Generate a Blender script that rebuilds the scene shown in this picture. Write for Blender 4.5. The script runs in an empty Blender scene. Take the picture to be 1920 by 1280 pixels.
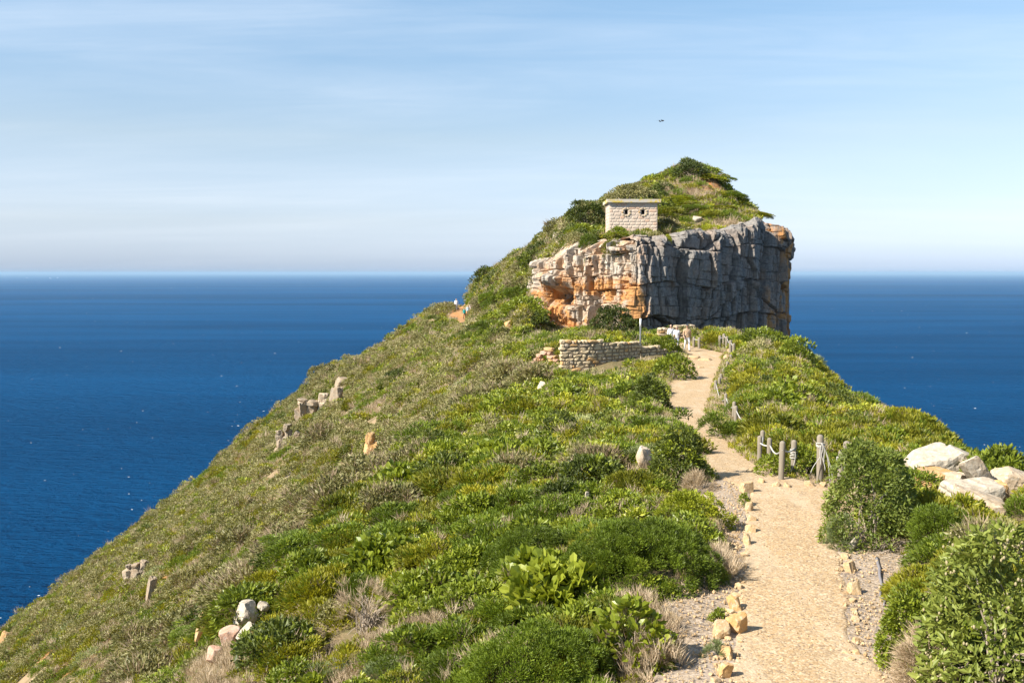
import bpy, bmesh, math, random
import numpy as np
from mathutils import Vector, Matrix

random.seed(7)
RNG = np.random.default_rng(11)
scene = bpy.context.scene
COL = scene.collection
R = math.radians

# ------------------------------------------------------------------ camera
F = 1920 * 35.0 / 36.0
PITCH = math.atan((640 - 511) / F)
cam_d = bpy.data.cameras.new('camera')
cam_d.lens = 35.0
cam_d.sensor_width = 36.0
cam_d.clip_start = 0.2
cam_d.clip_end = 400000
cam = bpy.data.objects.new('camera', cam_d)
COL.objects.link(cam)
cam.location = (0, 0, 0)
cam.rotation_euler = (math.pi / 2 - PITCH, 0, 0)
scene.camera = cam

# ------------------------------------------------------------------ sun, sky, exposure
SUN_A, SUN_EL = R(27), R(40)         # sun stands left of the view and a little behind the camera
to_sun = Vector((-math.cos(SUN_A) * math.cos(SUN_EL), -math.sin(SUN_A) * math.cos(SUN_EL), math.sin(SUN_EL)))
sun_d = bpy.data.lights.new('sun', 'SUN')
sun_d.energy = 5.0
sun_d.angle = R(0.53)
sun_d.color = (1.0, 0.93, 0.82)
sun = bpy.data.objects.new('sun', sun_d)
COL.objects.link(sun)
sun.rotation_euler = to_sun.to_track_quat('Z', 'Y').to_euler()
sun.location = (-40, -20, 60)

world = bpy.data.worlds.new('World')
scene.world = world
world.use_nodes = True


class NT:
    """small helper for node trees"""
    def __init__(self, tree):
        self.t = tree
        self.n = tree.nodes
        self.l = tree.links

    def new(self, kind, **kw):
        nd = self.n.new(kind)
        for k, v in kw.items():
            setattr(nd, k, v)
        return nd

    def put(self, sock, v):
        if isinstance(v, bpy.types.NodeSocket):
            self.l.new(v, sock)
        elif v is not None:
            if hasattr(sock, 'default_value') and hasattr(sock.default_value, '__len__'):
                n = len(sock.default_value)
                if not hasattr(v, '__len__'):
                    v = (v,) * n
                v = tuple(v) + (1.0,) * (n - len(v))
            sock.default_value = v

    def math(self, op, a, b=None, c=None, clamp=False):
        nd = self.new('ShaderNodeMath', operation=op, use_clamp=clamp)
        for i, v in enumerate((a, b, c)):
            if v is not None:
                self.put(nd.inputs[i], v)
        return nd.outputs[0]

    def vmath(self, op, a, b=None):
        nd = self.new('ShaderNodeVectorMath', operation=op)
        self.put(nd.inputs[0], a)
        if b is not None:
            self.put(nd.inputs[1], b)
        return nd.outputs[0]

    def mix(self, fac, a, b, mode='MIX'):
        nd = self.new('ShaderNodeMix', data_type='RGBA', blend_type=mode)
        self.put(nd.inputs[0], fac)
        self.put(nd.inputs[6], a)
        self.put(nd.inputs[7], b)
        return nd.outputs[2]

    def noise(self, vec, scale, detail=4, rough=0.55, dist=0.0, w=None):
        nd = self.new('ShaderNodeTexNoise')
        self.put(nd.inputs['Vector'], vec)
        nd.inputs['Scale'].default_value = scale
        nd.inputs['Detail'].default_value = detail
        nd.inputs['Roughness'].default_value = rough
        nd.inputs['Distortion'].default_value = dist
        return nd.outputs[0]

    def voronoi(self, vec, scale, feature='F1', out=0):
        nd = self.new('ShaderNodeTexVoronoi', feature=feature)
        self.put(nd.inputs['Vector'], vec)
        nd.inputs['Scale'].default_value = scale
        return nd.outputs[out]

    def ramp(self, fac, stops):
        nd = self.new('ShaderNodeValToRGB')
        cr = nd.color_ramp
        while len(cr.elements) < len(stops):
            cr.elements.new(0.5)
        for e, (p, c) in zip(cr.elements, stops):
            e.position = p
            e.color = (c, c, c, 1) if not hasattr(c, '__len__') else tuple(c) + (1,) * (4 - len(c))
        self.put(nd.inputs[0], fac)
        return nd.outputs[0]

    def mapping(self, vec, scale=(1, 1, 1), rot=(0, 0, 0), loc=(0, 0, 0)):
        nd = self.new('ShaderNodeMapping')
        self.put(nd.inputs[0], vec)
        nd.inputs['Location'].default_value = loc
        nd.inputs['Rotation'].default_value = rot
        nd.inputs['Scale'].default_value = scale
        return nd.outputs[0]

    def bump(self, h, strength=0.5, dist=0.02):
        nd = self.new('ShaderNodeBump')
        nd.inputs['Strength'].default_value = strength
        nd.inputs['Distance'].default_value = dist
        self.put(nd.inputs['Height'], h)
        return nd.outputs[0]


w = NT(world.node_tree)
w.n.clear()
sky = w.new('ShaderNodeTexSky', sky_type='NISHITA')
sky.sun_disc = False
sky.sun_elevation = SUN_EL
sky.sun_rotation = math.atan2(to_sun.x, to_sun.y)
sky.altitude = 150
sky.air_density = 1.0
sky.dust_density = 0.6
sky.ozone_density = 1.6
tc = w.new('ShaderNodeTexCoord').outputs['Generated']
sep = w.new('ShaderNodeSeparateXYZ')
w.l.new(tc, sep.inputs[0])
zz = w.math('ADD', w.math('MAXIMUM', sep.outputs[2], 0.0), 0.07)
cx = w.math('DIVIDE', sep.outputs[0], zz)
cy = w.math('DIVIDE', sep.outputs[1], zz)
cmb = w.new('ShaderNodeCombineXYZ')
w.l.new(cx, cmb.inputs[0])
w.l.new(cy, cmb.inputs[1])
pl = cmb.outputs[0]
# thin high cirrus: long fibres bundled in broad soft bands
m1 = w.noise(w.mapping(pl, (0.16, 0.30, 1), (0, 0, R(38)), (0.4, 3.7, 0)), 1.6, 6, 0.55, 0.6)
m2 = w.noise(w.mapping(pl, (0.35, 1.5, 1), (0, 0, R(46)), (3.1, 0.4, 0)), 1.6, 7, 0.62, 1.1)
band = w.ramp(m1, [(0.38, 0.0), (0.72, 1.0)])
fib = w.ramp(m2, [(0.28, 0.30), (0.78, 1.0)])
cl = w.math('MULTIPLY', band, fib)
lowfade = w.ramp(sep.outputs[2], [(0.0, 0.25), (0.06, 0.7), (0.16, 1.0)])
cl = w.math('MULTIPLY', w.math('MULTIPLY', cl, lowfade), 0.42, clamp=True)
# sea air: the band above the horizon is bluer and brighter than a clear dry sky
air = w.ramp(sep.outputs[2], [(0.0, (0.82, 1.05, 1.80)), (0.05, (1.10, 1.10, 1.38)), (0.13, (1.36, 1.25, 1.22)), (0.30, (1.02, 1.38, 1.46)), (1.0, (0.80, 0.98, 1.06))])
skc = w.mix(1.0, sky.outputs[0], air, 'MULTIPLY')
col = w.mix(cl, skc, (9.0, 9.4, 9.9, 1))
bg = w.new('ShaderNodeBackground')
bg.inputs['Strength'].default_value = 0.0595
w.l.new(col, bg.inputs[0])
wo = w.new('ShaderNodeOutputWorld')
w.l.new(bg.outputs[0], wo.inputs[0])

scene.view_settings.view_transform = 'Standard'
scene.view_settings.look = 'None'
scene.view_settings.gamma = 1.0
scene.view_settings.exposure = 1.10
scene.view_settings.use_curve_mapping = False
scene.render.engine = 'CYCLES'
scene.cycles.max_bounces = 6
scene.cycles.diffuse_bounces = 3
scene.cycles.glossy_bounces = 2
scene.cycles.transmission_bounces = 3
scene.cycles.transparent_max_bounces = 4
scene.cycles.volume_bounces = 0
scene.cycles.caustics_reflective = False
scene.cycles.caustics_refractive = False


# ------------------------------------------------------------------ small tools
def pix(u, v, Y):
    """point at forward distance Y seen at photo pixel (u, v)"""
    a, b = (u - 960) / F, (640 - v) / F
    dy = math.cos(PITCH) + b * math.sin(PITCH)
    dz = -math.sin(PITCH) + b * math.cos(PITCH)
    k = Y / dy
    return (a * k, Y, dz * k)


def proj(x, y, z):
    d = y * math.cos(PITCH) - z * math.sin(PITCH)
    h = y * math.sin(PITCH) + z * math.cos(PITCH)
    d = np.maximum(d, 0.01)
    return 960 + F * x / d, 640 - F * h / d, d


def hash2(ix, iy, seed=0):
    n = (ix.astype(np.int64) * 374761393 + iy.astype(np.int64) * 668265263 + seed * 1442695041) & 0xFFFFFFFF
    n = ((n ^ (n >> 13)) * 1274126177) & 0xFFFFFFFF
    n = ((n ^ (n >> 16)) * 2246822519) & 0xFFFFFFFF
    return ((n ^ (n >> 15)) & 0xFFFFFF) / float(0xFFFFFF)


def vnoise(x, y, seed=0):
    x = np.asarray(x, float); y = np.asarray(y, float)
    ix, iy = np.floor(x), np.floor(y)
    fx, fy = x - ix, y - iy
    fx = fx * fx * (3 - 2 * fx); fy = fy * fy * (3 - 2 * fy)
    a = hash2(ix, iy, seed); b = hash2(ix + 1, iy, seed)
    c = hash2(ix, iy + 1, seed); d = hash2(ix + 1, iy + 1, seed)
    return (a + (b - a) * fx) * (1 - fy) + (c + (d - c) * fx) * fy


def fbm(x, y, seed=0, oct=4, gain=0.5):
    s, a, t = 0.0, 1.0, 0.0
    for o in range(oct):
        s = s + a * vnoise(x * 2 ** o + 17.3 * o, y * 2 ** o - 9.1 * o, seed + o)
        t += a
        a *= gain
    return s / t


def sstep(a, b, x):
    t = np.clip((x - a) / (b - a), 0, 1)
    return t * t * (3 - 2 * t)


def mesh_np(name, verts, faces, mats=(), smooth=False, attrs=None, mat_idx=None):
    """faces: list of (M,k) arrays"""
    me = bpy.data.meshes.new(name)
    verts = np.ascontiguousarray(verts, dtype=np.float32)
    if not isinstance(faces, (list, tuple)):
        faces = [faces]
    faces = [np.asarray(f, dtype=np.int32) for f in faces if len(f)]
    loops = np.concatenate([f.ravel() for f in faces])
    tot = np.concatenate([np.full(len(f), f.shape[1], np.int32) for f in faces])
    start = np.concatenate([[0], np.cumsum(tot)[:-1]]).astype(np.int32)
    me.vertices.add(len(verts)); me.vertices.foreach_set('co', verts.ravel())
    me.loops.add(len(loops)); me.loops.foreach_set('vertex_index', loops)
    me.polygons.add(len(tot)); me.polygons.foreach_set('loop_start', start); me.polygons.foreach_set('loop_total', tot)
    me.polygons.foreach_set('use_smooth', np.full(len(tot), bool(smooth)))
    if mat_idx is not None:
        me.polygons.foreach_set('material_index', np.asarray(mat_idx, np.int32))
    for k, v in (attrs or {}).items():
        v = np.asarray(v, np.float32)
        if v.ndim == 1:
            me.attributes.new(k, 'FLOAT', 'POINT').data.foreach_set('value', v)
        else:
            me.attributes.new(k, 'FLOAT_VECTOR', 'POINT').data.foreach_set('vector', v.ravel())
    for m in mats:
        me.materials.append(m)
    me.update(calc_edges=True)
    me.validate()
    return me


def link(name, me, parent=None, loc=None, rot=None, scl=None):
    o = bpy.data.objects.new(name, me)
    COL.objects.link(o)
    if parent is not None:
        o.parent = parent
    if loc is not None:
        o.location = loc
    if rot is not None:
        o.rotation_euler = rot
    if scl is not None:
        o.scale = scl
    return o


def tag(o, label=None, cat=None, group=None, kind=None):
    if label: o['label'] = label
    if cat: o['category'] = cat
    if group: o['group'] = group
    if kind: o['kind'] = kind
    return o


def empty(name, loc, rz=0.0):
    o = bpy.data.objects.new(name, None)
    COL.objects.link(o)
    o.location = loc
    o.rotation_euler = (0, 0, rz)
    o.empty_display_size = 0.2
    return o


def material(name):
    m = bpy.data.materials.new(name)
    m.use_nodes = True
    nt = NT(m.node_tree)
    nt.n.clear()
    out = nt.new('ShaderNodeOutputMaterial')
    return m, nt, out


def principled(nt, out, color, rough=0.8, normal=None, spec=0.3):
    p = nt.new('ShaderNodeBsdfPrincipled')
    nt.put(p.inputs['Base Color'], color)
    nt.put(p.inputs['Roughness'], rough)
    p.inputs['Specular IOR Level'].default_value = spec
    if normal is not None:
        nt.l.new(normal, p.inputs['Normal'])
    nt.l.new(p.outputs[0], out.inputs[0])
    return p


def grid_faces(nr, nc):
    i = np.arange(nr * nc).reshape(nr, nc)
    return np.stack([i[:-1, :-1], i[:-1, 1:], i[1:, 1:], i[1:, :-1]], -1).reshape(-1, 4)


# ------------------------------------------------------------------ the lie of the land
PATH = np.array([  # y, left x, right x, z
    (-2, 0.7, 2.1, -2.0), (3, 1.1, 2.5, -2.7), (6, 1.55, 2.95, -3.45), (8.9, 1.97, 3.45, -3.74), (10.0, 2.28, 3.54, -3.78),
    (11.0, 2.5, 3.82, -3.8), (13.2, 3.07, 4.46, -3.82), (15, 3.5, 4.9, -3.82), (17.2, 4.1, 5.75, -3.82),
    (17.9, 3.95, 5.6, -3.84), (19, 3.85, 5.1, -3.9), (22, 4.2, 5.25, -4.12), (24.5, 4.5, 5.45, -4.3),
    (28, 4.8, 6.0, -4.52), (31, 5.1, 6.4, -4.7), (34.5, 5.45, 6.85, -4.88), (38, 5.85, 7.65, -5.0),
    (43, 6.7, 8.8, -5.12), (48.5, 7.7, 10.1, -5.2), (55, 9.5, 11.75, -5.2), (63, 10.9, 13.6, -5.12), (67, 10.9, 12.9, -5.1),
    (72, 9.8, 11.8, -4.9)], float)


def path_at(y):
    return (np.interp(y, PATH[:, 0], PATH[:, 1]), np.interp(y, PATH[:, 0], PATH[:, 2]), np.interp(y, PATH[:, 0], PATH[:, 3]))


S_BASE = [
    (-20, [(-60, -52), (-6, -3.2), (0, -1.6), (5, -1.6), (9, -2.8), (60, -50)]),
    (0, [(-60, -54), (-4.5, -3.6), (0, -2.1), (2, -2.0), (5, -2.0), (8, -2.3), (9.5, -3.2), (60, -52)]),
    (5, [(-60, -58), (-4, -4.8), (-1.5, -3.9), (1, -3.25), (1.6, -3.2), (2.9, -3.2), (4.5, -3.0), (8, -2.8), (9.5, -3.6), (60, -52)]),
    (9, [(-60, -62), (-3.7, -5.5), (-1.5, -4.6), (1, -3.85), (1.95, -3.75), (3.4, -3.75), (4.2, -3.7), (5.2, -3.45), (8, -3.2), (9.5, -3.8), (60, -52)]),
    (13, [(-60, -60), (-3.9, -5.45), (-1, -4.4), (1.2, -3.92), (2, -3.82), (5, -3.8), (6, -3.6), (7.3, -3.35), (9.3, -3.6), (10.3, -4.3), (60, -53)]),
    (17, [(-60, -58), (-4.2, -5.5), (-1.5, -4.6), (1.5, -4.0), (4, -3.82), (6.5, -3.8), (7.5, -3.5), (9.0, -3.75), (10.1, -4.6), (60, -54)]),
    (22, [(-60, -58), (-4.0, -5.6), (-1, -4.95), (2, -4.45), (4.2, -4.12), (5.4, -4.12), (6.5, -4.2), (8.5, -4.3), (10.0, -4.55), (11, -5.4), (60, -54)]),
    (27, [(-60, -57), (-4, -5.95), (-1, -5.3), (3, -4.8), (5, -4.47), (6, -4.47), (7, -4.5), (9, -4.55), (11.4, -4.75), (12.4, -5.6), (60, -54)]),
    (35, [(-60, -55), (-3.2, -6.0), (0, -5.55), (4, -5.2), (5.6, -4.9), (6.9, -4.9), (8, -4.9), (10, -4.95), (12.4, -5.1), (13.6, -5.9), (60, -54)]),
    (45, [(-60, -53), (-1.6, -6.2), (2, -5.8), (6, -5.35), (7, -5.15), (9.3, -5.15), (10.5, -5.1), (12, -5.1), (13.8, -5.25), (15, -6.2), (60, -52)]),
    (55, [(-60, -50), (-2, -8), (2.0, -6.6), (3.2, -6.2), (7, -5.8), (9.3, -5.2), (11.8, -5.2), (13, -5.2), (15, -5.2), (16, -5.6), (17.2, -6.6), (60, -52)]),
    (60, [(-60, -48.5), (-5, -9.6), (0, -6.9), (2.2, -5.8), (4, -5.0), (8, -4.95), (10.5, -5.15), (13.6, -5.15), (15, -5.1), (17.5, -5.4), (18.5, -6.3), (60, -52)]),
    (66, [(-60, -47), (-6, -10.2), (0, -6.2), (2.2, -5.3), (4, -5.0), (9, -5.0), (11, -5.1), (14.6, -5.1), (15.5, -5.1), (17.5, -5.4), (18.8, -6.2), (60, -52)]),
    (76, [(-60, -45.5), (-8, -10.3), (-1, -5.8), (2, -5.35), (9, -5.2), (14, -5.3), (18, -5.9), (20, -7), (60, -54)]),
    (90, [(-60, -43.5), (-8, -9.0), (-2, -4.8), (0, -3.9), (1, -4.0), (3, -4.6), (9, -5.4), (14, -6), (22, -8), (27, -11), (60, -58)]),
    (112, [(-60, -40), (-10, -8.8), (-5, -4.4), (-1, -0.3), (1, 1), (33, -20), (60, -60)]),
    (320, [(-60, -110), (60, -120)]),
]


def _sil(pts, Y, drop):
    return [(pix(u, v, Y)[0], pix(u, v, Y)[2] - drop) for u, v in pts]


SIL165 = _sil([(0, 1197), (180, 1047), (350, 921), (430, 846), (500, 786), (560, 736), (600, 698), (690, 667), (740, 632), (800, 589), (836, 578), (846, 577)], 165, 0.95) + \
    [(-9.7, -5.75), (-8.2, -5.75), (-7.4, -4.6), (-6.0, -2.6), (-3, -0.6), (5, 1.5), (15, 2.5), (25, -2), (33, -12), (60, -40)]
S_TOP = [
    (76, [(-60, -45.5), (-8, -10.3), (-1, -5.4), (0.6, -4.4), (3, -1.0), (5, 1.6), (9, 2.7), (12, 2.9), (16, 3.4), (30, 3.6)]),
    (82, [(-60, -44.7), (-8, -9.7), (-1, -4.8), (0.8, -3.6), (2.4, 0.0), (5, 2.3), (9, 2.75), (12, 2.9), (16, 3.4), (30, 3.6)]),
    (90, [(-60, -45.2), (-8, -9.0), (-2, -4.6), (0, -3.0), (1.2, -2.2), (2.6, 0.8), (5, 3.0), (8, 3.15), (12.5, 3.2), (17, 3.7), (20, 4.1), (24, 4.2), (30, 3.5)]),
    (100, [(-60, -44.6), (-8, -8.4), (-3, -4.2), (0, -1.3), (2, 1.0), (4.5, 4.0), (7, 5.5), (10, 6.1), (13, 6.6), (18, 7.6), (21, 7.2), (24, 5.8), (26.5, 4.2), (30, 2)]),
    (112, [(-60, -43.6), (-10, -9.6), (-6.6, -6.9), (-5.0, -6.0), (-4.0, -4.2), (-1, -0.3), (2.4, 2.0), (7, 5.4), (11, 7.4), (16, 9.8), (19.4, 11.6), (21.4, 11.4), (23.4, 9.0), (26.5, 6.2), (29, 3.4), (31, 1)]),
    (125, [(-60, -43.0), (-14, -11.9), (-8, -7.6), (-6.9, -6.5), (-5.4, -6.4), (-4.6, -4.2), (-3, -1.2), (0, 0.8), (8, 4.6), (15, 7.2), (20, 8.0), (24, 6), (30, 1), (33, -8), (60, -40)]),
    (138, [(-80, -58.5), (-40, -28.3), (-20, -13.9), (-10, -7.4), (-7.7, -6.25), (-6.0, -6.25), (-5, -4.4), (-3, -2.6), (0, -0.6), (10, 3.5), (20, 5), (28, 0), (33, -12), (60, -40)]),
    (152, [(-80, -58.6), (-60, -43.3), (-40, -26.2), (-30, -18.0), (-22, -13.6), (-12, -6.9), (-9, -6.05), (-7.4, -6.0), (-6.3, -4.6), (-4, -2.0), (0, -0.2), (10, 2.8), (20, 4), (28, -1), (33, -12), (60, -40)]),
    (165, SIL165),
    (185, [(x, z - 4.5) for x, z in SIL165]),
    (215, [(x, z - 17) for x, z in SIL165]),
    (260, [(x, z - 45) for x, z in SIL165]),
    (330, [(x, z - 100) for x, z in SIL165]),
]
GX = np.arange(-110, 66.01, 0.2)
GY = np.arange(-20, 330.1, 0.4)


def _sec(pts):
    p = np.array(sorted(pts))
    z = np.interp(GX, p[:, 0], p[:, 1])
    l = GX < p[0, 0]
    z[l] = p[0, 1] + (GX[l] - p[0, 0]) * 0.85
    r = GX > p[-1, 0]
    z[r] = p[-1, 1] - (GX[r] - p[-1, 0]) * 1.0
    return z


def _gauss(a, sig, axis):
    n = int(sig * 3) + 1
    k = np.exp(-0.5 * (np.arange(-n, n + 1) / sig) ** 2)
    k /= k.sum()
    pad = [(0, 0), (0, 0)]
    pad[axis] = (n, n)
    b = np.pad(a, pad, mode='edge')
    out = np.zeros_like(a)
    for i, kv in enumerate(k):
        sl = [slice(None), slice(None)]
        sl[axis] = slice(i, i + a.shape[axis])
        out += kv * b[tuple(sl)]
    return out


def _build(secs):
    ys = np.array([s[0] for s in secs], float)
    Z = np.stack([_sec(s[1]) for s in secs])
    out = np.empty((len(GY), len(GX)))
    j = np.clip(np.searchsorted(ys, GY) - 1, 0, len(ys) - 2)
    t = np.clip((GY - ys[j]) / (ys[j + 1] - ys[j]), 0, 1)[:, None]
    # Catmull-Rom style slopes limited to keep the ground calm
    m = np.gradient(Z, ys, axis=0)
    h = (ys[j + 1] - ys[j])[:, None]
    z0, z1, m0, m1 = Z[j], Z[j + 1], m[j] * h, m[j + 1] * h
    lim = 3 * np.abs(z1 - z0) + 0.02
    m0 = np.clip(m0, -lim, lim); m1 = np.clip(m1, -lim, lim)
    out = (2 * t**3 - 3 * t**2 + 1) * z0 + (t**3 - 2 * t**2 + t) * m0 + (-2 * t**3 + 3 * t**2) * z1 + (t**3 - t**2) * m1
    out = _gauss(out, 1.6, 1)
    return _gauss(out, 1.2, 0)


ZB = _build(S_BASE)
ZT = _build(S_TOP)
# below y = 76 there is only one ground; left of the crag both agree
CL = np.array([(3.4, 92.5), (2.55, 89.0), (2.15, 86.0), (5.6, 82.6), (7.6, 80.2), (9.7, 77.6), (13.5, 80.6), (17.5, 83.8), (21.0, 87.0), (24.2, 90.2), (25.4, 92.6), (27.5, 102.0), (30.0, 118.0)])


def inside_crag(x, y, line=None):
    """True behind the cliff line (the side the crag stands on)"""
    x = np.asarray(x, float); y = np.asarray(y, float)
    line = CL[2:] if line is None else line
    poly = np.vstack([line, [(30, 400), (-400, 400), (-400, line[0][1])]])
    inside = np.zeros(x.shape, bool)
    n = len(poly)
    for i in range(n):
        x0, y0 = poly[i]; x1, y1 = poly[(i + 1) % n]
        if y0 == y1:
            continue
        c = ((y0 > y) != (y1 > y)) & (x < (x1 - x0) * (y - y0) / (y1 - y0) + x0)
        inside ^= c
    return inside


_gx, _gy = np.meshgrid(GX, GY)
_d = np.gradient(CL, axis=0)
_d /= np.linalg.norm(_d, axis=1, keepdims=True)
CLI = CL + np.stack([-_d[:, 1], _d[:, 0]], 1) * 2.3      # the ground proper begins this far behind the rock face
CLI = CLI[2:]
_in = inside_crag(_gx, _gy, CLI)
ZZ = np.where(_in, ZT, ZB)
_left = (_gx < 0.3) & (_gy >= 76)
k = sstep(76, 80, _gy) * sstep(2.1, 0.9, _gx)
ZZ = np.where(_in, ZZ, ZB * (1 - k) + ZT * k)
ZZ = np.where((_gy > 118) & (_gx < 30), ZT, ZZ)
# gullies and hummocks, calm along the path
_pl, _pr, _pz = path_at(_gy)
_dp = np.maximum(np.maximum(_pl - _gx, _gx - _pr), 0)
_dp = np.where(_gy > 73, 9, _dp)
_am = sstep(0.5, 3.5, _dp)
_far = sstep(30, 90, _gy)
_hill = sstep(0, -9, _gx) * _far
ZZ += _am * (fbm(_gx * 0.55, _gy * 0.45, 3) - 0.5) * (0.35 + 0.35 * _far)
ZZ += _hill * (fbm(_gx * 0.10 + 0.05 * _gy, _gy * 0.16, 9, 3) - 0.5) * 1.5 * np.where(_gy > 150, sstep(190, 150, _gy), 1)
_zt = ZZ.copy()
_core = sstep(1.3, 0.1, _dp)
ZZ = np.where(_gy < 72, ZZ * (1 - _core) + _pz * _core, ZZ)
SEA_Z = -150.0


def H(x, y):
    x = np.asarray(x, float); y = np.asarray(y, float)
    fx = np.clip((x - GX[0]) / 0.2, 0, len(GX) - 1.001)
    fy = np.clip((y - GY[0]) / 0.4, 0, len(GY) - 1.001)
    i, j = fx.astype(int), fy.astype(int)
    a, b = fx - i, fy - j
    z = (ZZ[j, i] * (1 - a) + ZZ[j, i + 1] * a) * (1 - b) + (ZZ[j + 1, i] * (1 - a) + ZZ[j + 1, i + 1] * a) * b
    z = z - np.maximum(GX[0] - x, 0) * 0.85 - np.maximum(x - GX[-1], 0) * 1.0
    return z


def H_top(x, y):
    fx = np.clip((np.asarray(x) - GX[0]) / 0.2, 0, len(GX) - 1.001).astype(int)
    fy = np.clip((np.asarray(y) - GY[0]) / 0.4, 0, len(GY) - 1.001).astype(int)
    return ZT[fy, fx]


def gp(u, v, y0=6.0, y1=240.0):
    """where the sight line of photo pixel (u, v) first meets the ground"""
    ys = np.geomspace(y0, y1, 3000)
    d = pix(u, v, 1.0)
    below = d[2] * ys < H(d[0] * ys, ys)
    if not below.any():
        yy = ys[-1]
    else:
        k_ = int(np.argmax(below))
        yy = ys[max(k_ - 1, 0)] if k_ else ys[0]
        yb = ys[k_]
        for _ in range(12):
            ym = 0.5 * (yy + yb)
            if d[2] * ym < H(d[0] * ym, ym): yb = ym
            else: yy = ym
    return Vector((d[0] * yy, yy, float(H(d[0] * yy, yy))))


# ------------------------------------------------------------------ haze: sea air between here and the horizon
def add_haze():
    m, nt, out = material('sea_haze')
    pv = nt.new('ShaderNodeVolumePrincipled')
    pv.inputs['Color'].default_value = (0.40, 0.60, 0.81, 1)
    pv.inputs['Density'].default_value = HAZE
    pv.inputs['Anisotropy'].default_value = 0.0
    nt.l.new(pv.outputs[0], out.inputs['Volume'])
    a, zb, zt = 141000, -420, 34
    v = np.array([[x, y, z] for x in (-a, a) for y in (-a, a) for z in (zb, zt)], float)
    f = np.array([[0, 1, 3, 2], [4, 6, 7, 5], [0, 4, 5, 1], [2, 3, 7, 6], [0, 2, 6, 4], [1, 5, 7, 3]])
    o = link('haze', mesh_np('haze', v, f, [m]))
    tag(o, 'pale blue sea haze thickening towards the horizon', 'haze', kind='stuff')


HAZE = 3.0e-5
if HAZE:
    add_haze()


# ------------------------------------------------------------------ ground, path, sea
def ground_material():
    m, nt, out = material('soil')
    pos = nt.new('ShaderNodeNewGeometry').outputs['Position']
    n1 = nt.noise(pos, 0.55, 5, 0.6)
    n2 = nt.noise(pos, 6.0, 5, 0.65)
    n3 = nt.noise(pos, 45.0, 3, 0.6)
    c = nt.mix(nt.ramp(n1, [(0.35, 0), (0.65, 1)]), (0.15, 0.115, 0.06, 1), (0.21, 0.155, 0.085, 1))
    c = nt.mix(nt.ramp(n2, [(0.42, 0), (0.62, 1)]), c, (0.105, 0.095, 0.04, 1))
    a = nt.new('ShaderNodeAttribute', attribute_name='bare').outputs['Fac']
    sand = nt.mix(nt.ramp(n2, [(0.35, 0), (0.7, 1)]), (0.26, 0.185, 0.105, 1), (0.33, 0.24, 0.145, 1))
    c = nt.mix(a, c, sand)
    o = nt.new('ShaderNodeAttribute', attribute_name='rust').outputs['Fac']
    c = nt.mix(nt.math('MULTIPLY', o, nt.ramp(n1, [(0.3, 0.2), (0.6, 1)])), c, (0.38, 0.17, 0.06, 1))
    principled(nt, out, c, 0.95, nt.bump(nt.math('ADD', n2, nt.math('MULTIPLY', n3, 0.4)), 0.6, 0.06), 0.15)
    return m


def gravel_material(name, base, light, dark, scale, dark_amt, fine=1.0):
    m, nt, out = material(name)
    pos = nt.new('ShaderNodeNewGeometry').outputs['Position']
    v = nt.new('ShaderNodeTexVoronoi')
    nt.put(v.inputs['Vector'], pos)
    v.inputs['Scale'].default_value = scale
    cell = nt.new('ShaderNodeSeparateColor')
    nt.l.new(v.outputs['Color'], cell.inputs[0])
    n1 = nt.noise(pos, 0.9, 4, 0.6)
    n2 = nt.noise(pos, 3.5, 4, 0.6)
    c = nt.mix(nt.ramp(n1, [(0.35, 0), (0.65, 1)]), base, tuple(0.88 * b for b in base[:3]) + (1,))
    c = nt.mix(nt.ramp(cell.outputs[0], [(0.45, 0), (0.8, fine)]), c, light)
    c = nt.mix(nt.math('MULTIPLY', nt.ramp(cell.outputs[1], [(0.78, 0), (0.84, 1)]), nt.math('MULTIPLY', nt.ramp(n2, [(0.3, 0.5), (0.6, 1)]), dark_amt)), c, dark)
    n3 = nt.noise(pos, 13.0, 5, 0.7)
    n4 = nt.noise(nt.mapping(pos, (1.6, .5, 1)), 1.0, 4, .6)
    c = nt.mix(nt.ramp(n3, [(0.36, 0.55), (0.60, 0)]), c, tuple(x * .62 for x in base[:3]) + (1,))
    c = nt.mix(nt.ramp(n4, [(0.48, 0), (0.66, 0.5)]), c, (light[0] * .9, light[1] * .92, light[2] * .98, 1))
    h = nt.math('SUBTRACT', 1.0, nt.math('MULTIPLY', v.outputs['Distance'], 0.7))
    h = nt.math('ADD', h, nt.math('MULTIPLY', n3, 1.6))
    h = nt.math('ADD', h, nt.math('MULTIPLY', cell.outputs[2], 0.8))
    principled(nt, out, c, 0.92, nt.bump(h, 0.6, 0.012), 0.2)
    return m


M_SOIL = ground_material()
M_PATH = gravel_material('path_gravel', (0.475, 0.322, 0.172, 1), (0.56, 0.44, 0.29, 1), (0.17, 0.125, 0.09, 1), 44, 0.8)
M_SHOULDER = gravel_material('loose_gravel', (0.33, 0.25, 0.17, 1), (0.46, 0.375, 0.285, 1), (0.11, 0.095, 0.095, 1), 34, 1.0)

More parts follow.
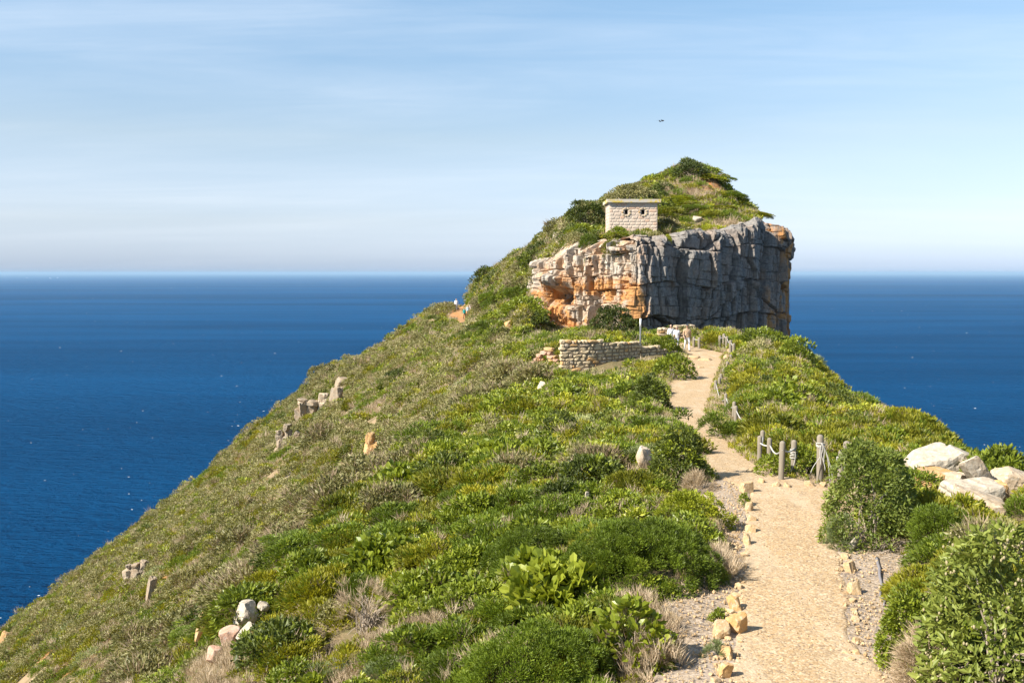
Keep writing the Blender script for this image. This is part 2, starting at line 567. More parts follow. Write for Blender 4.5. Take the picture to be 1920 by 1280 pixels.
ys = np.concatenate([np.linspace(-18, 5, 40)[:-1], np.geomspace(5, 240, 420), np.linspace(245, 330, 25)])
xs = np.concatenate([np.linspace(-260, -92, 30), np.linspace(-90, -24, 120), np.linspace(-23.5, -6, 70), np.linspace(-5.8, 28, 240), np.linspace(28.4, 66, 60), np.linspace(70, 220, 25)])
X, Y = np.meshgrid(xs, ys)
Zg = H(X, Y)
Zg += (fbm(X * 3.1, Y * 3.1, 21, 3) - 0.5) * 0.10
pl_, pr_, pz_ = path_at(Y)
inpath = np.maximum(np.maximum(pl_ - X, X - pr_), 0)
Zg -= np.where(Y < 72, sstep(0.5, 0.0, inpath), 0) * 0.07
SH_L = np.array([(3, -0.2), (8.7, 1.15), (9.6, 1.35), (10.6, 1.55), (11.6, 1.75), (12.6, 2.5), (13.6, 3.0), (15, 3.1), (16.5, 3.2), (18.5, 3.1)], float)
SH_R = np.array([(3, 3.6), (8.5, 3.75), (9.3, 3.85), (10.2, 4.1), (11.3, 4.45), (12.6, 5.2), (13.4, 5.2), (14.2, 4.7)], float)
_sl, _sr = np.interp(Y, SH_L[:, 0], SH_L[:, 1]), np.interp(Y, SH_R[:, 0], SH_R[:, 1])
Zg -= 0.07 * (sstep(-.1, .15, X - _sl) * (X < pl_ + .3) * (Y < 18.6) + sstep(.1, -.15, X - _sr) * (X > pr_ - .3) * (Y < 14.4)) * (Y > 2) * sstep(0.0, .5, inpath)
bare = np.zeros_like(X)
bare = np.maximum(bare, sstep(0.8, 0.2, inpath) * (Y < 73))
bare = np.maximum(bare, sstep(0.60, 0.70, fbm(X * 0.45, Y * 0.25, 33, 4)) * sstep(0, -6, X) * sstep(40, 70, Y))
tr = np.maximum(sstep(0.9, 0.5, np.abs(X + 6.9)) * (np.abs(Y - 138) < 9), sstep(1.1, 0.6, np.abs(X + 8.4)) * (np.abs(Y - 158) < 14))
rust = np.maximum(tr, sstep(1.15, 0.75, np.hypot((X - 20.4) / 2.3, (Y - 103.5) / 5.0) + (fbm(X * .8, Y * .5, 51, 4) - .5) * 1.1) * (Y > 84))
rust = np.maximum(rust, sstep(0.58, 0.68, fbm(X * 0.3 + 9, Y * 0.2, 58, 4)) * sstep(-14, -24, X) * (Y > 50))
me = mesh_np('ground', np.stack([X, Y, Zg], -1).reshape(-1, 3), grid_faces(*X.shape), [M_SOIL], True,
             {'bare': np.maximum(bare, tr).ravel(), 'rust': rust.ravel()})
tag(link('ground', me), 'steep scrub covered headland ridge falling to the sea', 'hillside', kind='structure')


def ribbon(name, ya, yb, fl, fr, mat, lift, ncol=24, dy=0.12, rag=0.06, seed=0):
    n = int((yb - ya) / dy) + 1
    yy = np.linspace(ya, yb, n)
    L, Rr = fl(yy), fr(yy)
    L = L + (fbm(yy * 5.7, yy * 0 + 3 + seed, 25 + seed, 3) - 0.5) * 1.4 * rag + (fbm(yy * 1.7, yy * 0 + seed, 5 + seed, 3) - 0.5) * 2 * rag
    Rr = Rr + (fbm(yy * 5.7, yy * 0 + 5 + seed, 29 + seed, 3) - 0.5) * 1.4 * rag + (fbm(yy * 1.7, yy * 0 + 7 + seed, 8 + seed, 3) - 0.5) * 2 * rag
    t = np.linspace(0, 1, ncol)
    x = L[:, None] * (1 - t) + Rr[:, None] * t
    y = np.repeat(yy[:, None], ncol, 1)
    e = np.minimum(t, 1 - t)
    z = H(x, y) + lift + (fbm(x * 4, y * 4, 61, 3) - 0.5) * 0.03 - 0.07 * sstep(0.04, 0.0, e)[None, :]
    me = mesh_np(name, np.stack([x, y, z], -1).reshape(-1, 3), grid_faces(n, ncol)[:, ::1], [mat], True)
    return link(name, me)


P_L = lambda y: np.interp(y, PATH[:, 0], PATH[:, 1])
P_R = lambda y: np.interp(y, PATH[:, 0], PATH[:, 2])
# loose gravel strips beside the near part of the path
tag(ribbon('gravel_verge', 3, 18.4, lambda y: np.interp(y, SH_L[:, 0], SH_L[:, 1]), lambda y: P_L(y) + 0.12, M_SHOULDER, 0.012, 20, 0.12, 0.1, 2),
    'loose pale gravel verge on the left of the near path', 'gravel', kind='structure')
tag(ribbon('gravel_verge', 3, 14.2, lambda y: P_R(y) - 0.12, lambda y: np.interp(y, SH_R[:, 0], SH_R[:, 1]), M_SHOULDER, 0.012, 20, 0.12, 0.1, 4),
    'loose pale gravel verge on the right of the near path', 'gravel', kind='structure')
tag(ribbon('path', -2, 71.5, P_L, P_R, M_PATH, 0.02, 28, 0.12, 0.07, 6), 'sandy orange gravel footpath along the ridge', 'path', kind='structure')


def sea_material():
    m, nt, out = material('sea_water')
    pos = nt.new('ShaderNodeNewGeometry').outputs['Position']
    big = nt.noise(nt.mapping(pos, (0.00012, 0.0010, 1), (0, 0, R(4))), 1.0, 4, 0.55)
    big2 = nt.noise(nt.mapping(pos, (0.0009, 0.0045, 1), (0, 0, R(-9)), (3, 1, 0)), 1.0, 4, 0.6)
    tone = nt.math('ADD', nt.math('MULTIPLY', big, 0.6), nt.math('MULTIPLY', big2, 0.4))
    c = nt.mix(nt.ramp(tone, [(0.40, 0), (0.60, 1)]), (0.001, 0.048, 0.140, 1), (0.003, 0.080, 0.222, 1))
    w1 = nt.noise(nt.mapping(pos, (0.035, 0.10, 1), (0, 0, R(8))), 1.0, 6, 0.65)
    w2 = nt.noise(nt.mapping(pos, (0.16, 0.42, 1), (0, 0, R(-12))), 1.0, 5, 0.65)
    h = nt.math('ADD', nt.math('MULTIPLY', w1, 3.0), w2)
    nrm = nt.bump(h, 1.0, 6.0)
    d = nt.new('ShaderNodeBsdfDiffuse')
    nt.put(d.inputs[0], c); nt.l.new(nrm, d.inputs['Normal'])
    g = nt.new('ShaderNodeBsdfGlossy')
    g.inputs['Roughness'].default_value = 0.35
    nt.l.new(nrm, g.inputs['Normal'])
    fr = nt.new('ShaderNodeFresnel')
    fr.inputs['IOR'].default_value = 1.33
    nt.l.new(nrm, fr.inputs['Normal'])
    mx = nt.new('ShaderNodeMixShader')
    nt.l.new(nt.math('MULTIPLY', fr.outputs[0], 0.06), mx.inputs[0])   # open water is rough: most facets are steep to the eye
    nt.l.new(d.outputs[0], mx.inputs[1]); nt.l.new(g.outputs[0], mx.inputs[2])
    nt.l.new(mx.outputs[0], out.inputs[0])
    return m


ang = np.linspace(0, 2 * math.pi, 181)[:-1]
rad = np.concatenate([[30], np.geomspace(120, 140000, 46)])
sx = rad[:, None] * np.cos(ang)[None, :]
sy = rad[:, None] * np.sin(ang)[None, :]
fa = grid_faces(len(rad), 180)
i_ = np.arange(len(rad) * 180).reshape(len(rad), 180)
wrap = np.stack([i_[:-1, -1], i_[:-1, 0], i_[1:, 0], i_[1:, -1]], -1)
me = mesh_np('sea', np.stack([sx, sy, np.full_like(sx, SEA_Z)], -1).reshape(-1, 3), np.vstack([fa, wrap])[:, ::-1], [sea_material()], False)
tag(link('sea', me), 'deep blue open sea reaching to the horizon', 'sea', kind='structure')


# ------------------------------------------------------------------ rock
def rock_material(name, pale, grey, rust, rust_amt, lichen=0.0, scale=1.0, streak=False):
    m, nt, out = material(name)
    co = nt.new('ShaderNodeNewGeometry').outputs['Position']
    n1 = nt.noise(co, 1.6 * scale, 5, 0.6)
    n2 = nt.noise(co, 9 * scale, 5, 0.65)
    n3 = nt.noise(nt.mapping(co, (1, 1, 0.45), (0.3, 0.2, 0)), 4.2 * scale, 5, 0.6, 0.4)
    c = nt.mix(nt.ramp(n2, [(0.38, 0), (0.62, 1)]), grey, pale)
    att = nt.new('ShaderNodeAttribute', attribute_name='rust').outputs['Fac']
    lit_fac = nt.new('ShaderNodeAttribute', attribute_name='lit_side').outputs['Fac']
    c = nt.mix(lit_fac, c, nt.mix(nt.ramp(n2, [(0.38, 0), (0.62, 1)]), (0.34, 0.29, 0.23, 1), (0.50, 0.45, 0.38, 1)))  # sunlight painted in: sunlit western cliff end gets a paler cream
    r = nt.math('MULTIPLY', nt.math('ADD', att, rust_amt), nt.ramp(n1, [(0.36, 0.1), (0.56, 1)]), clamp=True)
    rc = nt.mix(nt.ramp(n3, [(0.35, 0), (0.65, 1)]), rust, tuple(min(1, x * 1.35) for x in rust[:3]) + (1,))
    c = nt.mix(r, c, rc)
    c = nt.mix(nt.ramp(n3, [(0.60, 0), (0.74, 0.55)]), c, tuple(x * 0.35 for x in grey[:3]) + (1,))
    if streak:
        s1 = nt.noise(nt.mapping(co, (1.5, 1.5, 0.16)), 1.3, 5, 0.65, 0.3)
        s2 = nt.noise(nt.mapping(co, (3.2, 3.2, 0.28), (0, 0, 0), (7, 3, 1)), 1.2, 5, 0.65, 0.3)
        inv = nt.math('SUBTRACT', 1.0, nt.math('MULTIPLY', lit_fac, 0.75))
        c = nt.mix(nt.math('MULTIPLY', nt.ramp(s1, [(0.52, 0), (0.68, 0.65)]), inv), c, (0.045, 0.040, 0.036, 1))
        c = nt.mix(nt.math('MULTIPLY', nt.ramp(s2, [(0.60, 0), (0.72, 0.6)]), inv), c, (0.42, 0.40, 0.38, 1))
    if lichen:
        c = nt.mix(nt.ramp(nt.noise(co, 14 * scale, 3, 0.6), [(0.56, 0), (0.63, lichen)]), c, (0.55, 0.53, 0.46, 1))
    principled(nt, out, c, 0.9, nt.bump(nt.math('ADD', n2, n3), 0.5, 0.05 / scale), 0.2)
    return m


M_CLIFF = rock_material('cliff_sandstone', (0.25, 0.235, 0.215, 1), (0.150, 0.145, 0.140, 1), (0.38, 0.19, 0.07, 1), 0.0, 0.0, 0.55, True)  # base grey kept dark to deepen the shaded eastern face
M_ROCK = rock_material('boulder_sandstone', (0.46, 0.40, 0.32, 1), (0.34, 0.285, 0.215, 1), (0.44, 0.26, 0.10, 1), 0.3, 0.4)
M_RUSTROCK = rock_material('orange_sandstone', (0.46, 0.32, 0.17, 1), (0.38, 0.24, 0.11, 1), (0.52, 0.27, 0.08, 1), 0.5, 0.35)
M_REDROCK = rock_material('red_sandstone', (0.46, 0.32, 0.24, 1), (0.38, 0.25, 0.18, 1), (0.44, 0.20, 0.10, 1), 0.4, 0.3)
M_SLOPEROCK = rock_material('slope_sandstone', (0.32, 0.275, 0.21, 1), (0.21, 0.175, 0.13, 1), (0.33, 0.19, 0.085, 1), 0.3, 0.3)
M_EDGE = rock_material('edging_sandstone', (0.46, 0.345, 0.21, 1), (0.36, 0.26, 0.15, 1), (0.43, 0.25, 0.09, 1), 0.3, 0.4, 3.0)
M_WALL = rock_material('wall_sandstone', (0.52, 0.43, 0.29, 1), (0.42, 0.335, 0.215, 1), (0.47, 0.30, 0.13, 1), 0.2, 0.3, 1.5)
M_WHITEROCK = rock_material('pale_quartzite', (0.46, 0.41, 0.335, 1), (0.33, 0.285, 0.225, 1), (0.44, 0.30, 0.15, 1), 0.15, 0.4)


def hash1(i, s):
    return hash2(np.asarray(i), np.asarray(i) * 0 + s, s)


def blocks(s, h, cw, ch, seed):
    """courses of jointed blocks on a wall (s along, h up): returns id, distance to the nearest joint, local coordinates"""
    row = np.floor(h / ch + (fbm(s * 0.09, h * 0 + seed, seed, 2) - 0.5) * 1.6)
    hr = h / ch + (fbm(s * 0.09, h * 0 + seed, seed, 2) - 0.5) * 1.6 - row
    off = hash1(row, seed + 1)
    wj = cw * (0.75 + 0.6 * hash1(row, seed + 2))
    q = s / wj + off * 7 + (hr - 0.5) * (hash1(row, seed + 5) - 0.5) * 0.3
    c0 = np.floor(q)
    f = q - c0
    # shift every joint a little
    jl = (hash2(c0, row, seed + 3) - 0.5) * 0.5
    jr = (hash2(c0 + 1, row, seed + 3) - 0.5) * 0.5
    goL, goR = f < jl, f > 1 + jr
    c = np.where(goL, c0 - 1, np.where(goR, c0 + 1, c0))
    l = c + (hash2(c, row, seed + 3) - 0.5) * 0.5
    r = c + 1 + (hash2(c + 1, row, seed + 3) - 0.5) * 0.5
    dl, dr = (q - l) * wj, (r - q) * wj
    db = np.minimum(hr, 1 - hr) * ch
    d = np.minimum(np.minimum(dl, dr), db)
    return c, row, d, (q - l) / np.maximum(r - l, .05) - 0.5, hr - 0.5


def make_cliff():
    seg = np.linalg.norm(np.diff(CL, axis=0), axis=1)
    S = np.concatenate([[0], np.cumsum(seg)])
    ds = 0.075
    s = np.arange(0, S[-1] - 9, ds)
    px, py = np.interp(s, S, CL[:, 0]), np.interp(s, S, CL[:, 1])
    for _ in range(2):
        kk = np.ones(13) / 13
        px = np.convolve(np.pad(px, 6, mode='edge'), kk, 'valid'); py = np.convolve(np.pad(py, 6, mode='edge'), kk, 'valid')
    tx, ty = np.gradient(px), np.gradient(py)
    ln = np.hypot(tx, ty)
    nx, ny = ty / ln, -tx / ln
    # rim and foot along the wall (the rim follows the photo's skyline of the crag)
    sB = S[5]
    rim = np.interp(s, [0, S[1], S[2], S[3], S[4], sB, S[6], S[7], S[8], S[9], S[10], S[11]],
                    [2.2, 1.4, 1.0, 2.2, 2.6, 2.7, 2.9, 3.6, 4.35, 4.2, 3.2, 2.6])
    foot = np.interp(s, [0, S[1], S[2], S[4], sB, S[7], S[9], S[10], S[11]], [-5.6, -5.8, -6.0, -5.8, -6.0, -7.0, -10, -16, -24])
    nh = 210
    t = np.linspace(0, 1, nh)
    Sg, T = np.meshgrid(s, t, indexing='ij')
    Z = foot[:, None] * (1 - T) + rim[:, None] * T
    hh = Z + 40
    ws = Sg + (fbm(Sg * 0.5, hh * 0.3, 71, 3) - 0.5) * 0.7
    wh = hh + (fbm(Sg * 0.35 + 9, hh * 0.6, 72, 3) - 0.5) * 0.5 + 0.07 * Sg
    lit = sstep(sB + 0.5, sB - 1.0, Sg)        # the broken western end: smaller blocks
    D = np.zeros_like(Z)
    crack = np.zeros_like(Z)
    for cw, ch, amp, tilt, cd, cwid, seed, mask in ((3.3, 6.2, 0.42, 0.34, 0.50, 0.15, 101, 1), (1.5, 2.9, 0.34, 0.30, 0.30, 0.085, 131, 1),
                                                  (0.66, 0.8, 0.13, 0.12, 0.12, 0.05, 161, 1), (0.95, 2.3, 0.50, 0.34, 0.26, 0.09, 191, lit), (0.46, 0.85, 0.16, 0.16, 0.10, 0.04, 211, lit)):
        c, r, d, lu, lv = blocks(ws, wh, cw, ch, seed)
        a = hash2(c, r, seed + 11) - 0.5
        D += mask * (2 * amp * a + tilt * (hash2(c, r, seed + 12) - 0.5) * 2 * lu * cw * 0.6 + tilt * (hash2(c, r, seed + 13) - 0.5) * 2 * lv * ch * 0.35)
        keep = (hash2(c, r, seed + 14) > 0.25) * 0.8 + 0.2
        g = np.clip(1 - d / cwid, 0, 1)
        D -= mask * keep * cd * g ** 1.3
        crack = np.maximum(crack, mask * keep * g)
    D += (fbm(Sg * 0.22, hh * 0.10, 81, 2) - 0.5) * 0.9
    D += (fbm(Sg * 3, hh * 2.2, 82, 4) - 0.5) * 0.10 + (fbm(Sg * 9, hh * 8, 83, 2) - 0.5) * 0.06
    # the small cave in the western end and the leaning buttress beside it
    sc_ = S[2] + 2.1
    cave = np.exp(-(((Sg - sc_) / 1.0) ** 2 + ((Z + 1.95) / 0.65) ** 2))
    D -= 2.6 * cave
    D += 0.7 * np.exp(-(((Sg - sc_ - 0.1) / 1.2) ** 2 + ((Z + 0.6) / 0.6) ** 2))
    # a deep vertical cleft near the eastern corner
    D -= 1.3 * np.exp(-((Sg - (S[8] + 2.6 + 0.08 * (Z - 4))) / 0.42) ** 2) * sstep(-6, -1, Z) * sstep(4.6, 3.2, Z)
    for q, (sp0, lean, dep, wd, lo, hi) in enumerate(((1.3, .16, .75, .16, -9, 9), (5.4, .05, .85, .20, -9, 2.2), (7.6, -.06, .6, .14, -9, 9), (11.6, .02, .9, .2, -9, 9), (13.6, -.12, .6, .13, -2.5, 9), (16.2, .05, .8, .18, -9, 9))):
        cs = S[5] + sp0 + lean * (Z - 1) + (fbm(Z * .6, Z * 0 + q, 300 + q, 3) - .5) * 1.0
        gsh = np.clip(1.25 - np.abs(Sg - cs) / (wd * .8), 0, 1) * sstep(lo, lo + .8, Z) * sstep(hi, hi - .8, Z)
        D -= dep * gsh
        D += .18 * sstep(1.2, 0, Sg - cs) * (Sg > cs) * sstep(lo, lo + .8, Z) * sstep(hi, hi - .8, Z) * (.5 + hash1(q + 3, 8))
    D += 0.35 * np.exp(-((Sg - (S[9] - 0.2)) / 0.9) ** 2)
    # round off the rim and run it back under the turf
    top = sstep(0.965, 1.0, T)
    D -= top * (0.25 + 0.4 * (hash1(np.floor(ws / 1.7), 5) - 0.2))
    Z = Z + sstep(0.80, 1.0, T) * ((hash1(np.floor(Sg / 1.55 + .35 * np.sin(Sg)), 15) - 0.5) * 0.9 + (fbm(Sg * 2.2, hh * 0 + 3, 18, 3) - 0.5) * 0.35)
    D = np.clip(D, -2.2, 1.4)
    Xc = px[:, None] + nx[:, None] * D
    Yc = py[:, None] + ny[:, None] * D
    # cap strip
    caps = []
    for j, (back, mixz) in enumerate(((0.4, 0.25), (0.9, 0.5), (1.6, 0.75), (2.4, 1.0), (3.4, 1.0))):
        bx = px - nx * back + nx * np.minimum(D[:, -1], 0.2) * (1 - mixz); by = py - ny * back + ny * np.minimum(D[:, -1], 0.2) * (1 - mixz)
        ht = H_top(bx, by)
        caps.append((bx, by, Z[:, -1] * (1 - mixz) + mixz * (ht + (0.06 if j < 4 else -0.4)) + (fbm(s * 2.1, s * 0 + j, 90 + j, 3) - 0.5) * 0.25))
    X2 = np.concatenate([Xc] + [c[0][:, None] for c in caps], 1)
    Y2 = np.concatenate([Yc] + [c[1][:, None] for c in caps], 1)
    Z2 = np.concatenate([Z] + [c[2][:, None] for c in caps], 1)
    nr, nc = X2.shape
    # iron staining: lower western end, the eastern corner pillar and blotches between
    west = sstep(S[5] + 1.3, S[5] - 0.4, Sg)
    rust = west * (0.22 + 1.0 * sstep(0.2, -2.6, Z)) + 0.95 * sstep(S[9] - 2.2, S[9] - 0.8, Sg) + 0.10
    rust = np.clip(rust * (0.25 + 1.5 * sstep(0.40, 0.60, fbm(ws * 0.8, wh * 0.5, 95, 4))), 0, 1.3)
    rust = np.concatenate([rust, np.repeat(rust[:, -1:], 5, 1)], 1)
    me = mesh_np('cliff', np.stack([X2, Y2, Z2], -1).reshape(-1, 3), grid_faces(nr, nc), [M_CLIFF], False, {'rust': rust.ravel(), 'lit_side': np.repeat(sstep(S[5] + 1.0, S[5] - 0.6, s)[:, None], nc, 1).ravel()})  # last attribute paints the sunlit western end lighter than the shaded face
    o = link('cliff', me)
    tag(o, 'grey and orange jointed sandstone cliff below the stone hut', 'cliff', kind='structure')
    return o


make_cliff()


# ------------------------------------------------------------------ rocks as separate things
_ico = {}


def ico(level):
    if level not in _ico:
        bm = bmesh.new()
        bmesh.ops.create_icosphere(bm, subdivisions=level, radius=1)
        v = np.array([x.co for x in bm.verts]); f = np.array([[a.index for a in p.verts] for p in bm.faces])
        bm.free()
        _ico[level] = (v, f)
    return _ico[level]


def rock_mesh(name, size, seed, mat, level=3, cuts=11, rough=0.05, flat=0.0, smooth=False):
    rg = np.random.default_rng(seed)
    v, f = ico(level)
    v = v * (0.92 + 0.2 * rg.random())
    for _ in range(cuts):
        n = rg.normal(size=3); n[2] *= 0.8; n /= np.linalg.norm(n)
        d = 0.52 + 0.33 * rg.random()
        ov = np.maximum(v @ n - d, 0)
        v = v - ov[:, None] * n[None, :]
    for n in ([0, 0, 1], [0, 0, -1]):
        n = np.array(n, float) + rg.normal(size=3) * 0.12
        n /= np.linalg.norm(n)
        v = v - np.maximum(v @ n - (0.62 - flat), 0)[:, None] * n[None, :]
    a = fbm(v[:, 0] * 2.3 + seed, v[:, 1] * 2.3 + v[:, 2] * 1.7, seed % 97, 4) - 0.5
    b = fbm(v[:, 0] * 7 + v[:, 2] * 3, v[:, 1] * 7 - v[:, 2] * 5 + seed, seed % 89, 2) - 0.5
    v = v * (1 + a * rough * 4 + b * rough)[:, None]
    v = v / np.abs(v).max(0) * np.array(size)[None, :] * 0.5
    return mesh_np(name, v, f, [mat], smooth)


def super_rock(seed, p=5.0, level=2, amp=.10):
    """rounded, knocked-about building stone filling a unit cube"""
    v, f = ico(level)
    k = (np.abs(v) ** p).sum(1) ** (-1 / p)
    v = v * k[:, None]
    n = fbm(v[:, 0] * 1.6 + seed, v[:, 1] * 1.6 + v[:, 2] * 1.1 + seed * .7, seed % 83, 3) - .5
    rg = np.random.default_rng(seed)
    v = v * (1 + amp * 2 * n)[:, None]
    v[:, 0] += .12 * rg.normal() * v[:, 2] * v[:, 0] * .5
    v = v / np.abs(v).max(0)
    return v * .5, f


def block_rock(seed, level=4, cuts=7, noise=.05):
    """squared, joint-bounded piece of sandstone with chipped edges"""
    rg = np.random.default_rng(seed)
    v, f = ico(level)
    v = v * ((np.abs(v) ** 26).sum(1) ** (-1 / 26))[:, None]
    v = v @ np.array([[1, rg.normal() * .12, rg.normal() * .14], [rg.normal() * .12, 1, rg.normal() * .12], [rg.normal() * .1, rg.normal() * .1, 1]])
    for _ in range(cuts):
        n = rg.normal(size=3); n /= np.linalg.norm(n)
        d = np.abs(n).sum() * rg.uniform(.62, .86)
        v = v - np.maximum(v @ n - d, 0)[:, None] * n[None, :]
    a = fbm(v[:, 0] * 2.6 + seed, v[:, 1] * 2.6 + v[:, 2] * 1.9, seed % 97, 4) - .5
    g = (np.abs((v[:, 2] * 1.3 + v[:, 0] * .35 + seed * .37) % 1 - .5) < .05) * .05 + (np.abs((v[:, 0] * .9 + v[:, 1] * .6 + seed * .21) % 1 - .5) < .04) * .04
    v = v * (1 + a * noise * 2 - g)[:, None]
    return v / np.abs(v).max(0) * .5, f


def rock_at(name, u, vb, wpx, hpx, seed, mat, label, cat='rock', depth=1.0, sink=0.25, Y=None, rot=None, level=4, cuts=11, group=None, flat=0.0, minh=.4, blocky=False):
    p = gp(u, vb)
    lift = 0.0
    if u > 1700 and p.y > 40:          # stands on the crest: keep its distance, let it reach down to the ground
        p = Vector(pix(u, vb, 17.6))
        g = float(H(p.x, p.y)); lift = max(0.0, p.z - g); p.z = g
    k = p.y / F
    hpx += lift / k * (1 - sink)
    hpx += 3 if name in ('boulder', 'rock') and u < 1300 and p.y < 40 else 0
    sx, sz = wpx * k, max(minh * wpx, hpx - abs(PITCH + math.atan2(vb - 640, F)) * .55 * wpx * depth) * k / (1 - sink)
    me = rock_mesh(name, (sx, sx * depth, sz), seed, mat, level, cuts, .05 if level > 3 else .08, flat=flat)
    if blocky:
        v, f = block_rock(seed, level)
        v = v * np.array([sx, sx * depth, sz])
        me = mesh_np(name, v, f, [mat])
    rg = random.Random(seed)
    ro = (rg.uniform(-.3, .3), rg.uniform(-.35, .35), rg.uniform(-1.5, 1.5)) if rot is None else rot
    up = .22 if name in ('boulder', 'rock') and u < 1300 and p.y < 40 else 0     # these stand clear of the scrub
    o = link(name, me, loc=(p.x, p.y + sx * depth * 0.35, p.z + sz * (0.5 - sink) + up), rot=ro)
    return tag(o, label, cat, group)


def outcrop(u, vb, wpx, hpx, seed, mats, label, cols=3):
    """a jointed outcrop: columns of squared blocks growing out of the slope, every block a part"""
    p = gp(u, vb); k = p.y / F
    rg = random.Random(seed)
    e = empty('rock_outcrop', p)
    tag(e, label, 'rock outcrop')
    w = wpx * k / cols
    for c in range(cols):
        x = (c - (cols - 1) / 2) * w
        top = hpx * k * rg.uniform(.40, .80)
        z = -.5 * w - .8 * max(0, -x)
        nb = 0
        zg = float(H(p.x + x, p.y)) - p.z
        z = min(zg, 0) - .3 * w
        lim = max(top, zg + .5 * w)
        while z < lim:
            h = min(w * rg.uniform(1.0, 2.2), lim - z + .15 * w)
            if h < .25 * w: break
            v, f = block_rock(seed * 31 + c * 7 + int(z * 10), 3, 8, .13)
            link('block', mesh_np('block', v, f, [rg.choice(mats)]), e, (x + rg.uniform(-.1, .1) * w, rg.uniform(-.25, .25) * w, z + h / 2), (rg.uniform(-.12, .12), rg.uniform(-.05, .22), rg.uniform(-.5, .5)), (w * rg.uniform(1.2, 1.4) * .86 ** nb, w * 1.5 * .88 ** nb, h * 1.05))
            nb += 1
            z += h * rg.uniform(.55, .8)
    return e


# where boulders and fence posts stand (the planting leaves them room)
big = [
    (1757, 892, 105, 51, M_WHITEROCK, 'broad pale boulder slab at the left of the boulder pile', .8, .3, (0.1, -.22, .2), 17),
    (1806, 885, 71, 51, M_WHITEROCK, 'pale squared boulder topping the boulder pile', .8, .15, (0.15, .35, -.3), 17),
    (1838, 925, 45, 91, M_ROCK, 'long leaning boulder slab in the middle of the boulder pile', .8, .2, (0.2, -.75, .1), 17),
    (1762, 918, 87, 47, M_RUSTROCK, 'orange stained boulder below the broad pale slab', .8, .3, (0, -.1, .3), 17),
    (1890, 892, 66, 37, M_WHITEROCK, 'pale boulder at the right end of the boulder pile', .8, .2, (0, .2, .2), 17),
    (1908, 925, 84, 51, M_ROCK, 'boulder with orange foot at the right picture edge', .8, .25, (0.1, .3, -.2), 17),
    (1832, 948, 105, 33, M_WHITEROCK, 'flat pale boulder in front of the pile', .8, .3, (0.1, -.05, .1), 17),
    (1852, 974, 119, 39, M_ROCK, 'low pale boulder nearest the silver-green bush', .8, .3, (0.1, .08, -.1), 17),
    (1795, 918, 50, 40, M_ROCK, 'grey wedge of rock in the middle of the boulder pile', .9, .3, (0.1, .3, .5), 15),
    (1872, 940, 56, 46, M_RUSTROCK, 'orange footed slab right of the long leaning slab', .9, .3, (0.1, -.3, .2), 15),
    (1730, 905, 40, 26, M_ROCK, 'small pale rock at the left end of the boulder pile', .9, .3, (0, .1, .6), 14),
    (1206, 888, 34, 32, M_ROCK, 'grey standing stone among the scrub left of the path', .8, .25, (0, .1, .3), 9),
    (458, 1192, 50, 44, M_WHITEROCK, 'white boulder perched on the left slope', .9, .2, (0, .1, .3), 10),
    (428, 1230, 48, 28, M_REDROCK, 'flat reddish boulder below the white one', .9, .3, (.1, -.25, .2), 10),
    (460, 1228, 20, 40, M_WHITEROCK, 'narrow pale rock between the white and reddish boulders', .9, .2, (0, .7, .2), 9),
    (397, 1268, 38, 30, M_REDROCK, 'rounded orange boulder in the bottom left', .9, .3, (0, .1, .3), 9),
    (493, 1168, 22, 14, M_WHITEROCK, 'small pale rock beside the white boulder', .9, .3, None, 9),
    (630, 768, 29, 48, M_SLOPEROCK, 'tall tan rock right of the split grey outcrop', .9, .25, (.12, .14, 0.0), 10),
    (640, 724, 34, 19, M_SLOPEROCK, 'flat pale rock above the split grey outcrop', .9, .25, (.12, .14, 0.3), 10),
    (710, 872, 31, 34, M_SLOPEROCK, 'pale rock at the foot of the tall orange outcrop', .9, .25, (.12, .14, 0.3), 10),
    (690, 866, 21, 21, M_SLOPEROCK, 'smaller pale rock left of the tall orange outcrop foot', .9, .25, (.12, .14, 0.4), 10),
    (760, 766, 15, 23, M_SLOPEROCK, 'pale upright rock high on the green slope', .9, .38, (.35, 0.45, .2), 10),
    (282, 1130, 20, 54, M_SLOPEROCK, 'upright grey rock below the outcrop lower left', .9, .25, (.12, .14, 0.2), 10),
    (376, 1210, 16, 50, M_RUSTROCK, 'thin orange rib of rock left of the white boulder', .9, .2, (0, .35, .3), 10),
    (540, 905, 18, 28, M_SLOPEROCK, 'lone pale rock in the middle of the grey slope', .9, .38, (.35, 0.55, .3), 10),
    (1015, 745, 24, 34, M_WHITEROCK, 'white pointed rock below the stone wall end', .9, .2, (0, .4, .3), 10),
    (955, 614, 20, 14, M_RUSTROCK, 'orange rock by the far trail left of the cliff', .9, .25, None, 10),
    (1043, 450, 15, 18, M_WHITEROCK, 'white rock on the skyline left of the hut', .9, .25, None, 10),
    (1310, 416, 26, 9, M_WHITEROCK, 'flat white rock on the turf right of the hut', .9, .3, None, 9),
    (1298, 432, 20, 10, M_WHITEROCK, 'small white rock at the cliff edge right of the hut', .9, .3, None, 9),
    (1380, 385, 12, 12, M_ROCK, 'grey rock on the right shoulder of the peak', .9, .3, None, 9),
    (1100, 955, 10, 8, M_WHITEROCK, 'small white stone in the heath left of the path', .9, .3, None, 8),
    (4, 1212, 22, 34, M_RUSTROCK, 'orange rock where the slope leaves the picture on the left', .9, .2, (0, .4, .3), 10),
]
OUTCROPS = [(588, 778, 58, 54, 3, 'split grey outcrop of squared blocks near the left skyline'), (548, 842, 62, 58, 4, 'tan jointed outcrop below the split grey one'),
            (703, 858, 34, 60, 2, 'narrow orange outcrop on the green slope'), (257, 1094, 46, 62, 3, 'blocky tan outcrop low on the left slope')]
